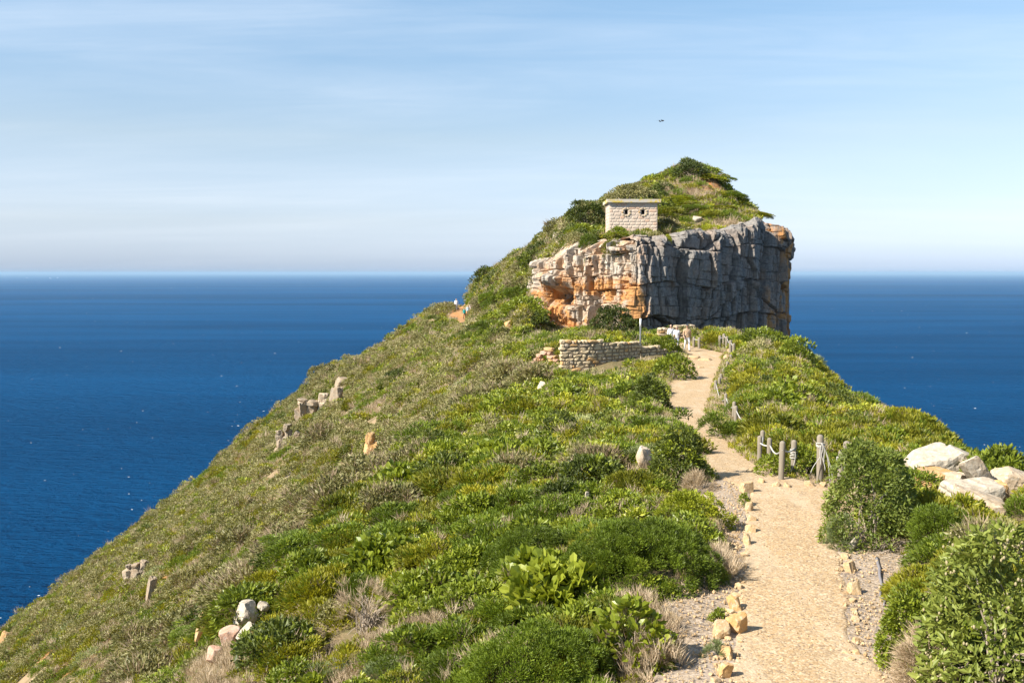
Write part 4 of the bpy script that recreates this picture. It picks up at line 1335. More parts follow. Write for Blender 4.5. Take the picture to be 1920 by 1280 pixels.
def species(x, y, rg):
    n = len(x)
    u = rg.random(n)
    zone = np.where(y > 78, 2, np.where(x < brow(y) - .6, 1, np.where(x > path_at(y)[1], 3, 0)))
    zone = np.where((y > 78) & (x < -1.5 - (y - 80) * .05), 1, zone)
    zone = np.where((zone == 2) & (x > 15.5) & (y < 113), 4, zone)
    P = np.zeros((n, len(SPN)))
    A = fbm(x * .35, y * .22, 201, 3); B = fbm(x * .3 + 40, y * .2, 202, 3); C = fbm(x * .5, y * .3 + 20, 203, 3)
    hot = lambda f, c, wd=.05: 1 / (1 + np.exp(-(f - c) / wd * 2.2))

    def w(zn, **kw):
        for k_, v_ in kw.items():
            P[:, SPN.index(k_)] += (zone == zn) * v_
    w(0, heath=.22 + 1.6 * hot(A, .56), leafy=.75 * hot(B, .46) + .12, olive=.15 + 1.1 * hot(C, .54), dry=.30 + .5 * hot(1 - B, .56), yellow=.03 + .16 * hot(B, .58), large=.45 * hot(B, .55) * (y < 26), dark=.12, blue=.05, grey=.10)
    w(1, grey=.45 + .8 * hot(B, .50), heath=.42 + 1.6 * hot(A, .53) + .5 * ((y < 70) & (x > brow(y) - 4)), olive=.30 + .3 * hot(C, .5), dry=.42 + .6 * hot(1 - B, .52), dark=.10, blue=.06)
    w(2, dark=.3 + .6 * hot(A, .52), grey=.45 + .5 * hot(B, .5), heath=.5, olive=.4, dry=.15, leafy=.25)
    w(3, olive=1.3, heath=.35 + .6 * hot(A, .55), leafy=.22, dark=.12, dry=.16 + .25 * hot(B, .55), yellow=.06, grey=.05)
    w(4, olive=.8, heath=.6, dry=.45, yellow=.25, leafy=.2)
    P /= P.sum(1, keepdims=True)
    return (np.cumsum(P, 1) < u[:, None]).sum(1).clip(0, len(SPN) - 1), zone


def visible(x, y, z, steps=48):
    t = np.linspace(.15, .985, steps)
    ok = np.ones(len(x), bool)
    for k_ in t:
        ok &= z * k_ > H(x * k_, y * k_) - .05
    return ok


BANDS = [(6.3, 12, .34), (12, 20, .46), (20, 34, .62), (34, 55, .85), (55, 82, 1.0), (82, 125, 1.25), (125, 196, 1.6)]
LX, LY, LR = [], [], []
for (ya, yb, cell) in BANDS:
    xa, xb = -0.60 * yb - 1, min(0.60 * yb + 1, 34)
    nx_, ny_ = int((xb - xa) / cell), int((yb - ya) / cell)
    rg = np.random.default_rng(int(ya * 10))
    gx, gy = np.meshgrid(xa + (np.arange(nx_) + .5) * cell, ya + (np.arange(ny_) + .5) * cell)
    gx = gx + rg.uniform(-.48, .48, gx.shape) * cell; gy = gy + rg.uniform(-.48, .48, gx.shape) * cell
    r = cell * (.55 + .75 * rg.random(gx.shape) ** 2.0)
    LX.append(gx.ravel()); LY.append(gy.ravel()); LR.append(r.ravel())
LX, LY, LR = np.concatenate(LX), np.concatenate(LY), np.concatenate(LR)
LZ = H(LX, LY)
uu, vv_, dd = proj(LX, LY, LZ)
ok = (uu > -140) & (uu < 2060) & (vv_ < 1420) & ~keepout(LX, LY, LR)
# no scrub hanging in the face of the cliff, none far down the seaward drop
ok &= ~((LY > 76) & (inside_crag(LX, LY + .8) & ~inside_crag(LX, LY - .3 - LR * .2, CLI)))
ok &= ~((LX > 20) & (LY > 74) & ~inside_crag(LX, LY - 1.0)) & (LZ > -75)
# no bush grows right in front of the rocks, posts and walkers that the photograph shows standing clear
CLEAR = [(b_[0], b_[1] - b_[3] * .60, b_[2] * .42, b_[3] * .36, gp(b_[0], b_[1]).y) for b_ in big if b_[0] < 1700] + [(o_[0], o_[1] - o_[3] * .6, o_[2] * .45, o_[3] * .36, gp(o_[0], o_[1]).y) for o_ in OUTCROPS]
CLEAR += [(pp[0], pp[1] + .32 / pp[2] * F, 3, .26 / pp[2] * F, pp[2]) for L_ in (POST_NEAR, POST_MID, POST_UP, POST_TOP, POST_MAN) for pp in L_]
CLEAR += [(877, 588, 13, 9, 137), (1264, 621, 11, 9, 65), (1170, 652, 115, 8, 58), (1250, 662, 36, 7, 60)]
_hp = LR * .75 / LY * F
_uc, _vc, _ = proj(LX, LY, LZ + LR * .35)
_sq = np.zeros(len(LX), bool)
for cu, cv, hw, hh, cy in CLEAR:
    _sq |= ((LY < cy + .1) & (LY > cy * .55) & (np.abs(_uc - cu) < hw + _hp * .8) & (np.abs(_vc - cv) < hh + _hp * .6))
LR = np.where(_sq, LR * .5, LR)
LX, LY, LR, LZ, SQ = LX[ok], LY[ok], LR[ok], LZ[ok], _sq[ok]
rg = np.random.default_rng(77)
SPI, ZONE = species(LX, LY, rg)
vis = visible(LX, LY, LZ + LR * .7)
# bare soil shows on the steep hillside and on the crag's eastern shoulder
drop = ((ZONE == 1) & (fbm(LX * .45, LY * .25, 33, 4) > .60)) | ((ZONE == 4) & (np.hypot((LX - 20.4) / 2.3, (LY - 103.5) / 5.0) + (fbm(LX * .8, LY * .5, 51, 4) - .5) * 1.1 < .85) & (rg.random(len(LX)) < .8)) | ((ZONE == 1) & (rg.random(len(LX)) < .10))
hfac = np.array([.70, .80, .75, .85, .55, .95, .7, .8, .5, .8])[SPI]
hfac = np.where(ZONE == 3, hfac * 1.25, hfac)
hfac = np.where((ZONE == 0) & (LY < 60), hfac * 1.25, hfac)
hfac = np.where(ZONE == 4, hfac * .55, hfac)
_pr = path_at(LY)[1]
hfac *= np.where((LX > _pr) & (LY < 72) & (LY > 17.5), np.clip(.45 + .7 * (LX - _pr), .45, 1), 1)      # clipped low beside the path
hfac *= np.where((LX > 4) & (LX < 11) & (LY > 53) & (LY < 61.5), .55, 1)
hfac *= np.where((LX > 7.5) & (LX < 14) & (LY > 79) & (LY < 87.2), .42, 1)
hfac *= np.where((np.abs(LX / LY + .0525) < .016) & (LY > 96) & (LY < 140), .45, 1)
gz = (SPI == SPN.index('grey')) & (ZONE == 1)
LR = np.where(gz, LR * 1.3, LR)
hfac = np.where(gz, hfac * 1.15, hfac)
low = (SPI == SPN.index('heath')) & (ZONE == 1)
hfac = np.where(low, .35, hfac)
hfac = np.where(SQ, .28, hfac)

GROUP_LABEL = {
    (0, 'heath'): 'fine-leaved green heath bush in the scrub left of the path',
    (0, 'leafy'): 'leafy green shrub in the scrub left of the path',
    (0, 'olive'): 'brownish olive shrub in the scrub left of the path',
    (0, 'dark'): 'dark green shrub in the scrub left of the path',
    (0, 'yellow'): 'yellow-green shrub in the scrub left of the path',
    (0, 'large'): 'broad-leaved glossy green shrub in the left foreground scrub',
    (0, 'grey'): 'grey twiggy shrub in the scrub left of the path',
    (1, 'heath'): 'low green cushion bush on the steep seaward slope',
    (1, 'grey'): 'grey-green rounded bush on the steep seaward slope',
    (1, 'olive'): 'olive shrub on the steep seaward slope',
    (1, 'dark'): 'dark green shrub on the steep seaward slope',
    (2, 'dark'): 'dark green bush on the flank of the headland peak',
    (2, 'grey'): 'grey-green bush on the flank of the headland peak',
    (2, 'heath'): 'green heath bush on the flank of the headland peak',
    (2, 'olive'): 'olive bush on the flank of the headland peak',
    (2, 'leafy'): 'leafy green bush on the flank of the headland peak',
    (3, 'olive'): 'olive-yellow bush in the dense thicket right of the rope fence',
    (3, 'heath'): 'green heath bush in the dense thicket right of the rope fence',
    (3, 'leafy'): 'leafy green bush in the dense thicket right of the rope fence',
    (3, 'yellow'): 'bright yellow-green bush in the dense thicket right of the rope fence',
    (3, 'grey'): 'grey bush in the dense thicket right of the rope fence',
    (4, 'olive'): 'small olive bush on the grassy shoulder above the dark cliff',
    (4, 'heath'): 'small green bush on the grassy shoulder above the dark cliff',
    (4, 'yellow'): 'small yellow-green bush on the grassy shoulder above the dark cliff',
    (4, 'leafy'): 'small leafy bush on the grassy shoulder above the dark cliff',
}
BUSH_NAME = {'heath': 'heath_bush', 'leafy': 'leafy_bush', 'olive': 'olive_bush', 'grey': 'grey_bush', 'dark': 'dark_bush', 'yellow': 'yellow_bush', 'large': 'broad_leaved_bush'}
LANDMARKS = [
    (1165, 1045, 150, 60, 'the smooth dark heath mound'), (1043, 1110, 90, 45, 'the bright broad-leaved shrub'), (1190, 1200, 75, 60, 'the bare-stemmed broad-leaved shrub'), (1000, 1255, 150, 60, 'the heath mound at the bottom edge'),
    (1300, 960, 70, 35, 'the yellow-green bush by the gravel'), (1272, 845, 60, 55, 'the dark bush at the path bend'), (1236, 735, 35, 30, 'the gnarled dark bush by the path'), (1262, 690, 35, 22, 'the bush beside the upper path'),
    (1216, 870, 18, 20, 'the grey stone among the scrub'), (686, 1145, 75, 45, 'the dead bare-twigged bush'), (458, 1170, 25, 22, 'the white boulder on the left'), (397, 1250, 18, 14, 'the orange boulder bottom left'),
    (742, 867, 30, 18, 'the bright yellow bush on the brow'), (705, 840, 20, 40, 'the tall orange rock outcrop'), (585, 755, 25, 25, 'the split grey outcrop near the skyline'), (547, 820, 30, 25, 'the lower tan outcrop'),
    (260, 1065, 25, 30, 'the blocky outcrop lower left'), (1015, 735, 12, 15, 'the white rock below the wall'), (1110, 665, 60, 30, 'the stone retaining wall'), (870, 587, 20, 14, 'the walkers on the far trail'),
    (1186, 410, 50, 35, 'the stone hut'), (1299, 322, 30, 14, 'the bush on the peak'), (1100, 410, 45, 22, 'the big dark bush beside the hut'), (1330, 520, 140, 100, 'the dark cliff face'), (1060, 540, 70, 70, 'the orange end of the cliff'),
    (1497, 675, 36, 28, 'the round skyline bush'), (1360, 645, 16, 22, 'the top rope fence'), (1350, 700, 14, 22, 'the fence posts beside the path'), (1385, 770, 22, 20, 'the middle rope fence'), (1500, 850, 90, 40, 'the near fence posts'),
    (1640, 930, 105, 100, 'the silver-green bush'), (1790, 890, 80, 45, 'the pale boulders'), (1862, 1150, 150, 180, 'the big grey-green bush'), (1352, 788, 40, 30, 'the bush bulging over the path'), (1690, 1170, 42, 80, 'the yellow bush by the right gravel'), (725, 1260, 45, 15, 'the silvery succulent tuft'),
    (20, 1225, 30, 30, 'the bottom left corner'), (300, 965, 10, 10, 'the bare skyline on the left'), (605, 697, 26, 12, 'the grey shrub on the left skyline'), (1250, 640, 45, 22, 'the three walkers'), (1420, 655, 60, 22, 'the wide bush under the cliff')]
_used = {}


def place_label(lab, u, v):
    base = lab.split(' in the ')[0].split(' on the ')[0]
    cand = []
    for lu, lv, hw, hh, nm in LANDMARKS:
        dx, dy = max(abs(u - lu) - hw, 0), max(abs(v - lv) - hh, 0)
        cand.append((math.hypot(dx, dy), lu, lv, hw, hh, nm))
    cand.sort()
    for d_, lu, lv, hw, hh, nm in cand[:4]:
        rx_, ry_ = (u - lu) / hw, (v - lv) / hh
        side = ('left of' if rx_ < 0 else 'right of') if abs(rx_) > abs(ry_) else ('above' if ry_ < 0 else 'below')
        far = 'just ' if d_ < 28 else ('a little ' if d_ < 75 else 'well ')
        t = base + ' ' + far + side + ' ' + nm
        if t not in _used:
            _used[t] = 1
            return t
    return lab


apparent = LR / LY * F * np.where(vis, 1, 0) * np.where(drop, 0, 1)
apparent = np.where(SQ, 0, apparent)
apparent *= np.isin(SPI, [SPN.index(s) for s in BUSH_NAME])
uu, vv_, dd = proj(LX, LY, LZ + LR * .4)
apparent *= (uu > 5) & (uu < 1915) & (vv_ < 1275)
# a share for every part of the hill, so that far bushes are plants too
chosen = np.zeros(len(LX), bool)
for zn, cnt in ((0, 105), (1, 70), (2, 36), (3, 58), (4, 16)):
    idx = np.where((ZONE == zn) & (apparent > 0))[0]
    chosen[idx[np.argsort(-apparent[idx])[:cnt]]] = True
rg = np.random.default_rng(78)
for i in np.where(chosen)[0]:
    sp = SPN[SPI[i]]
    lab = GROUP_LABEL.get((int(ZONE[i]), sp))
    if lab is None:
        continue
    grp = lab.replace('bush in', 'bushes in').replace('bush on', 'bushes on').replace('shrub in', 'shrubs in').replace('shrub on', 'shrubs on')
    lab = place_label(lab, uu[i], vv_[i])
    o = link(BUSH_NAME[sp], UNIT[sp][rg.integers(0, 3)], loc=(LX[i], LY[i], LZ[i] - .06 * LR[i]), rot=(rg.normal() * .08, rg.normal() * .08, rg.random() * 6.28),
             scl=(LR[i] * 1.12, LR[i] * 1.12 * rg.uniform(.85, 1.15), LR[i] * hfac[i] * 1.05))
    tag(o, lab, 'bush', grp)

SCRUB_LABEL = {
    'heath': ('green_heath', 'fine green heath growing as ground cover over the ridge', 'heath'),
    'leafy': ('leafy_scrub', 'leafy green scrub covering the ridge', 'scrub'),
    'olive': ('olive_scrub', 'olive and yellow scrub covering the ridge', 'scrub'),
    'grey': ('grey_scrub', 'grey-green scrub covering the seaward slope', 'scrub'),
    'dry': ('dry_grass', 'dry straw coloured grass and stalks among the scrub', 'grass'),
    'dark': ('dark_scrub', 'dark green scrub between the paler bushes', 'scrub'),
    'yellow': ('yellow_scrub', 'bright yellow-green scrub among the bushes', 'scrub'),
    'large': ('broad_leaved_plants', 'broad glossy leaved plants among the near scrub', 'plants'),
    'blue': ('silvery_plants', 'silvery blue-green plants among the scrub', 'plants'),
    'silver': ('silver_scrub', 'silver leaved scrub', 'scrub'),
}
ACC = {s: [[], [], [], []] for s in SPN}
rg = np.random.default_rng(79)


def tuft_scale(y):
    return np.interp(y, [6, 12, 20, 34, 55, 82, 125, 196], [.50, .62, .9, 1.25, 1.8, 2.3, 3.0, 4.2])


for si, sp in enumerate(SPN):
    sel = np.where((SPI == si) & ~drop & ~(chosen & (apparent > 0)))[0]
    if not len(sel):
        continue
    ts = tuft_scale(LY[sel])
    n = np.ceil(1.35 * 2 * LR[sel] ** 2 / (.16 * ts) ** 2 * (.55 if sp == 'dry' else 1.0)).astype(int).clip(3, 26)
    n = np.where(vis[sel], n, (n * .5).astype(int) + 1)
    rep = np.repeat(sel, n)
    d = dome_points(len(rep), rg)
    r = LR[rep] * (1 - .25 * rg.random(len(rep)) ** 2)
    if sp == 'dry':
        d[:, :2] *= 1.1
    px_, py_ = LX[rep] + d[:, 0] * r, LY[rep] + d[:, 1] * r
    pz_ = H(px_, py_) * .6 + LZ[rep] * .4
    lift = d[:, 2] * r * hfac[rep] * (1.0 if sp != 'dry' else .25)
    N = unit(d * np.array([1, 1, 1.1]) + np.array([0, 0, .45]))
    th = np.arccos(np.clip(N[:, 2], -1, 1)) * (.35 if sp == 'dry' else 1)
    ph = np.arctan2(N[:, 1], N[:, 0])
    tone = np.clip(np.repeat(rg.random(len(sel)), n) * .7 + rg.random(len(rep)) * .4 - .05, 0, 1)
    q = rg.random(len(rep))
    dest = np.where(q < .80, si, np.where(q < .87, SPN.index('leafy'), np.where(q < .95, SPN.index('dry'), np.where(q < .975, SPN.index('olive'), SPN.index('heath')))))
    sc_ = tuft_scale(py_) * rg.uniform(.7, 1.3, len(rep))
    for k2 in np.unique(dest):
        g_ = dest == k2
        A_ = ACC[SPN[k2]]
        A_[0].append(np.stack([px_, py_, pz_ + lift - .03], 1)[g_]); A_[1].append(np.stack([0 * th, th, ph], 1)[g_])
        A_[2].append(sc_[g_]); A_[3].append(tone[g_])

# thin grass and seedlings on bare soil and along the edges of the gravel
nb = 9000
yy = rg.uniform(82, 170, nb); xx = rg.uniform(-70, 26, nb)
k = (fbm(xx * .45, yy * .25, 33, 4) > .57) | ((xx > 14) & (yy < 114))
k &= ~keepout(xx, yy, .3) & ~((yy > 76) & (inside_crag(xx, yy) & ~inside_crag(xx, yy - 1.2))) & ~((xx > 20) & ~inside_crag(xx, yy - 1.0))
xx, yy = xx[k], yy[k]
for sp, q in (('dry', .45), ('olive', .75), ('heath', 1.01)):
    s_ = rg.random(len(xx)) < q
    A_ = ACC[sp]
    A_[0].append(np.stack([xx[s_], yy[s_], H(xx[s_], yy[s_]) - .02], 1)); A_[1].append(np.stack([0 * xx[s_], rg.random(s_.sum()) * .3, rg.random(s_.sum()) * 6.28], 1))
    A_[2].append(tuft_scale(yy[s_]) * rg.uniform(.4, .8, s_.sum())); A_[3].append(rg.random(s_.sum()))
    xx, yy = xx[~s_], yy[~s_]
for fn, sg, ya, yb in ((lambda y: np.interp(y, SH_L[:, 0], SH_L[:, 1]), -1, 8, 18), (lambda y: np.interp(y, SH_R[:, 0], SH_R[:, 1]), 1, 8, 14), (P_R, 1, 17.6, 70), (P_L, -1, 18.4, 66)):
    m = int((yb - ya) * 16)
    y_ = rg.uniform(ya, yb, m)
    x_ = fn(y_) + sg * np.abs(rg.normal(size=m)) * .22 - sg * .03
    for sp, q in (('dry', .4), ('olive', .5), ('heath', .6), ('leafy', 1.01)):
        s_ = rg.random(len(x_)) < q
        A_ = ACC[sp]
        A_[0].append(np.stack([x_[s_], y_[s_], H(x_[s_], y_[s_]) - .01], 1)); A_[1].append(np.stack([0 * x_[s_], rg.random(s_.sum()) * .4, rg.random(s_.sum()) * 6.28], 1))
        A_[2].append(tuft_scale(y_[s_]) * rg.uniform(.45, .95, s_.sum())); A_[3].append(rg.random(s_.sum()))
        x_, y_ = x_[~s_], y_[~s_]
# bands of dry grass along the crests of the near mounds
for ln in ([(880, 1045), (960, 1000), (1060, 980), (1150, 972)], [(1150, 970), (1260, 990), (1340, 1020)], [(1130, 1150), (1200, 1160), (1265, 1200)], [(840, 1190), (900, 1160), (960, 1130)], [(690, 1245), (770, 1205), (820, 1190)],
           [(1000, 945), (1035, 918)], [(1340, 1060), (1372, 1090)], [(640, 1110), (760, 1130)], [(560, 1000), (640, 970)], [(1190, 1270), (1270, 1240)], [(350, 1290), (400, 1262), (450, 1240)], [(380, 1300), (440, 1262), (500, 1215)]):
    a_ = np.array(ln, float)
    t_ = rg.random(64) * (len(a_) - 1)
    for tq in t_:
        i_ = int(tq); q_ = a_[i_] + (a_[i_ + 1] - a_[i_]) * (tq - i_) + rg.normal(size=2) * np.array([12, 7])
        g_ = gp(q_[0], q_[1], 6.5, 60)
        A_ = ACC['dry']
        A_[0].append(np.array([[g_.x, g_.y, g_.z + rg.uniform(.03, .26)]])); A_[1].append(np.array([[0, rg.random() * .35, rg.random() * 6.28]])); A_[2].append(np.array([rg.uniform(.40, .68)])); A_[3].append(rg.random(1))
ntot = 0
for sp in SPN:
    A_ = ACC[sp]
    if not A_[0]:
        continue
    nm, lab, cat = SCRUB_LABEL[sp]
    pts = np.concatenate(A_[0]); ntot += len(pts)
    scatter(nm, sp, pts, np.concatenate(A_[1]), np.concatenate(A_[2]), np.concatenate(A_[3]), lab, cat, seed=SPN.index(sp))
print('tufts', ntot, 'lumps', len(LX))


# ------------------------------------------------------------------ masonry
STONE_MATS = [M_WALL, M_ROCK, M_RUSTROCK]
STONES = []
for i in range(9):
    v, f = super_rock(300 + i, 5.0 + 2 * (i % 3), 2, .17)
    STONES.append(mesh_np('wall_stone', v, f, [STONE_MATS[[0, 0, 1, 0, 2, 0, 1, 0, 0][i]]], False))
RUST_STONES = []
for i in range(4):
    v, f = super_rock(320 + i, 5.0, 2, .2)
    RUST_STONES.append(mesh_np('orange_stone', v, f, [M_RUSTROCK if i % 2 else M_REDROCK], False))
M_HUT = rock_material('hut_stone', (0.60, 0.50, 0.405, 1), (0.50, 0.405, 0.32, 1), (0.48, 0.27, 0.15, 1), 0.12, 0.3, 1.2)
M_HUT2 = rock_material('hut_stone_warm', (0.58, 0.45, 0.35, 1), (0.50, 0.365, 0.27, 1), (0.47, 0.235, 0.12, 1), 0.35, 0.2, 1.2)
HUTBLK = []
for i in range(6):
    v, f = super_rock(340 + i, 16.0, 2, .025)
    HUTBLK.append(mesh_np('hut_block', v, f, [M_HUT2 if i in (2,) else M_HUT], False))
m_, nt_, out_ = material('lime_mortar')
principled(nt_, out_, nt_.mix(nt_.noise(nt_.new('ShaderNodeNewGeometry').outputs['Position'], 6, 4), (0.48, 0.40, 0.32, 1), (0.58, 0.49, 0.40, 1)), 0.95)
M_MORTAR = m_
m_, nt_, out_ = material('dry_earth_core')
principled(nt_, out_, nt_.mix(nt_.noise(nt_.new('ShaderNodeNewGeometry').outputs['Position'], 6, 4), (0.16, 0.12, 0.08, 1), (0.26, 0.20, 0.13, 1)), 0.95)
M_CORE = m_
m_, nt_, out_ = material('roof_concrete')
_p = nt_.new('ShaderNodeNewGeometry').outputs['Position']
_c = nt_.mix(nt_.noise(_p, 3, 4), (0.42, 0.37, 0.30, 1), (0.52, 0.47, 0.40, 1))
_c = nt_.mix(nt_.ramp(nt_.noise(_p, 1.7, 4, .6), [(0.50, 0), (0.60, 1)]), _c, (0.50, 0.37, 0.05, 1))
principled(nt_, out_, _c, 0.9)
M_ROOF = m_
m_, nt_, out_ = material('dark_inside')
principled(nt_, out_, (0.02, 0.018, 0.016, 1), 0.95)
M_DARK = m_


def box_arrays(x0, x1, y0, y1, z0, z1):
    v = np.array([[x, y, z] for x in (x0, x1) for y in (y0, y1) for z in (z0, z1)], float)
    f = np.array([[0, 1, 3, 2], [4, 6, 7, 5], [0, 4, 5, 1], [2, 3, 7, 6], [0, 2, 6, 4], [1, 5, 7, 3]])
    return v, f


def boxes(name, lst, mat, parent=None, bev=0.0):
    V, Fc = [], []
    for i, b in enumerate(lst):
        v, f = box_arrays(*b)
        V.append(v); Fc.append(f + 8 * i)
    me = mesh_np(name, np.concatenate(V), np.concatenate(Fc), [mat])
    o = link(name, me, parent)
    if bev:
        md = o.modifiers.new('bevel', 'BEVEL'); md.width = bev; md.segments = 2
    return o


def build_hut():
    x0, x1, y0, y1, zb, zt = 8.48, 12.58, 87.0, 90.4, 2.7, 6.02
    e = empty('stone_hut', ((x0 + x1) / 2, (y0 + y1) / 2, zb))
    tag(e, 'small square stone lookout hut with flat slab roof on the cliff top', 'hut')
    e.rotation_euler = (0, 0, 0)
    off = Vector(e.location)
    L = lambda a: (a[0] - off.x, a[1] - off.x, a[2] - off.y, a[3] - off.y, a[4] - off.z, a[5] - off.z)
    t = .30
    wins = [(9.78, 10.06, 5.03, 5.44), (11.22, 11.52, 5.03, 5.44)]
    fr = [(x0 - .030, wins[0][0], y0 - .030, y0 + t, 5.03, 5.44), (wins[0][1], wins[1][0], y0 - .030, y0 + t, 5.03, 5.44), (wins[1][1], x1 + .030, y0 - .030, y0 + t, 5.03, 5.44),
          (x0 - .030, x1 + .030, y0 - .030, y0 + t, zb, 5.03), (x0 - .030, x1 + .030, y0 - .030, y0 + t, 5.44, zt)]
    boxes('wall', [L(b) for b in fr + [(x0 - .030, x0 + t, y0 + t, y1 - t, zb, zt), (x1 - t, x1 + .030, y0 + t, y1 - t, zb, zt), (x0 - .030, x1 + .030, y1 - t, y1 + .030, zb, zt)]], M_MORTAR, e)
    rg = random.Random(5)
    nc = 12
    ch = (zt - zb) / nc

    def course(a0, a1, fixed, axis, sgn, z, ln, skip=()):
        a = a0
        first = True
        while a < a1 - .05:
            l = ln * rg.uniform(.7, 1.35) * (.5 if first and rg.random() < .5 else 1)
            first = False
            b = min(a + l, a1)
            if a1 - b < .16: b = a1
            segs = [(a, b)]
            for (s0, s1) in skip:
                ns = []
                for (p, q) in segs:
                    if q <= s0 or p >= s1: ns.append((p, q))
                    else:
                        if s0 - p > .05: ns.append((p, s0))
                        if q - s1 > .05: ns.append((s1, q))
                segs = ns
            for (p, q) in segs:
                c = (p + q) / 2
                pos = (c, fixed, z + ch / 2) if axis == 'x' else (fixed, c, z + ch / 2)
                d = .10 + rg.uniform(0, .03)
                s = (q - p - .006, d, ch - .006) if axis == 'x' else (d, q - p - .006, ch - .006)
                o = link('block', HUTBLK[rg.randrange(6)], e, Vector(pos) - off, None, s)
            a = b
    for k in range(nc):
        z = zb + k * ch
        sk = [(w[0] - .0, w[1] + .0) for w in wins if z + ch > w[2] + .03 and z < w[3] - .03]
        course(x0, x1, y0 + .0, 'x', -1, z, .50, sk)
        course(y0 + .12, y1 - .12, x0 + .0, 'y', -1, z, .52)
        course(y0 + .12, y1 - .12, x1 - .0, 'y', 1, z, .52)
        course(x0, x1, y1, 'x', 1, z, 1.0)
    for w in wins:
        # splayed surround of small stones round each loophole, dark room behind
        wn = boxes('window', [L((w[0] - .02, w[1] + .02, y0 + t + .01, y0 + t + .05, w[2] - .02, w[3] + .02))], M_DARK, e)
        c = Vector(((w[0] + w[1]) / 2, y0 - .06, (w[2] + w[3]) / 2)) - off
        for j in range(9):
            a = j / 9 * 2 * math.pi + .35
            pos = c + Vector((math.cos(a) * .33, 0, math.sin(a) * .34))
            o = link('surround_stone', STONES[j % 9], wn, pos, (0, -a, 0), (.15, .10, .19))
    roof = boxes('roof', [L((8.22, 12.90, 86.72, 90.68, 6.03, 6.33))], M_ROOF, e, .025)
    boxes('roof_ledge', [L((x0 - .08, x1 + .08, y0 - .1, y1 + .08, 5.96, 6.028))], M_MORTAR, roof)
    return e


build_hut()


def stone_wall(label, pts, tops, bots, thick, ch, ln, seed, name='stone_wall', meshes=None, gaps=0.0, lim=290):
    """coursed rubble wall: every stone a part"""
    P = np.array(pts, float)
    S = np.concatenate([[0], np.cumsum(np.linalg.norm(np.diff(P, axis=0), axis=1))])
    rg = random.Random(seed)
    at = lambda s: (np.interp(s, S, P[:, 0]), np.interp(s, S, P[:, 1]), np.interp(s, S, tops), np.interp(s, S, bots))
    c = at(S[-1] / 2)
    e = empty(name, (c[0], c[1], c[3]))
    tag(e, label, 'wall')
    off = Vector(e.location)
    n = max(4, int(S[-1] / .4))
    ss = np.linspace(0, S[-1], n)
    q = [at(s) for s in ss]
    V = []
    for i, (x, y, tz, bz) in enumerate(q):
        dx, dy = (q[min(i + 1, n - 1)][0] - q[max(i - 1, 0)][0]), (q[min(i + 1, n - 1)][1] - q[max(i - 1, 0)][1])
        l = math.hypot(dx, dy); nx, ny = -dy / l, dx / l
        h = thick * .38
        for sx in (-1, 1):
            V += [(x + nx * h * sx - off.x, y + ny * h * sx - off.y, bz - off.z - .3), (x + nx * h * sx - off.x, y + ny * h * sx - off.y, tz - off.z - .10)]
    Fc = []
    for i in range(n - 1):
        a, b = 4 * i, 4 * i + 4
        Fc += [(a, b, b + 1, a + 1), (a + 2, a + 3, b + 3, b + 2), (a + 1, b + 1, b + 3, a + 3), (a, a + 2, b + 2, b)]
    Fc += [(0, 1, 3, 2), (4 * n - 4, 4 * n - 2, 4 * n - 1, 4 * n - 3)]
    if not gaps: link('rubble_core', mesh_np('rubble_core', np.array(V), np.array(Fc), [M_CORE]), e)
    cnt = 0
    k = 0
    zmin, zmax = min(bots), max(tops)
    while True:
        z = zmin + k * ch
        if z > zmax: break
        s = -rg.uniform(0, ln * .5)
        while s < S[-1] - .05:
            l = ln * rg.choice((.45, .7, .9, 1.1, 1.5, 1.9)) * rg.uniform(.85, 1.15)
            mid = min(max(s + l / 2, .05), S[-1] - .05)
            x, y, tz, bz = at(mid)
            x2, y2, _, _ = at(min(mid + .1, S[-1])); x1, y1, _, _ = at(max(mid - .1, 0))
            hgt = ch * rg.uniform(.85, 1.35)
            if z + ch * .55 < tz and z + ch > bz and cnt < lim:
                if rg.random() < gaps:
                    s += l
                    continue
                o = link('stone', rg.choice(meshes or STONES), e, Vector((x, y, z + ch / 2 + rg.uniform(-.02, .02))) - off,
                         (rg.uniform(-.08, .08), rg.uniform(-.13, .13), math.atan2(y2 - y1, x2 - x1) + rg.uniform(-.06, .06)), (l * .98, thick * rg.uniform(.9, 1.08), hgt))
                cnt += 1
            s += l
        k += 1
    return e


stone_wall('curved tan stone retaining wall left of the upper path', [(2.85, 57.4), (4.4, 57.7), (6.1, 58.6), (7.55, 59.8)], [-3.93, -3.93, -4.03, -4.10], [-6.1, -5.9, -5.6, -5.3], .45, .20, .36, 41)
stone_wall('low stepped tail of the stone wall running right to the path', [(7.75, 60.0), (9.0, 60.9), (10.2, 61.7), (10.95, 62.2)], [-4.38, -4.55, -4.85, -5.05], [-5.4, -5.4, -5.4, -5.4], .45, .19, .36, 43)
stone_wall('short tumbled orange dry-stone wall left of the retaining wall', [(1.35, 61.2), (2.1, 60.8), (2.75, 60.4)], [-5.0, -4.6, -4.4], [-5.9, -5.8, -5.6], .5, .22, .32, 47, meshes=RUST_STONES, gaps=.22)
stone_wall('low rough stone wall at the cliff foot behind the walkers', [(10.6, 72.2), (12.0, 72.5), (13.2, 72.9)], [-4.0, -3.85, -3.75], [-4.8, -4.8, -4.8], .55, .20, .38, 49)


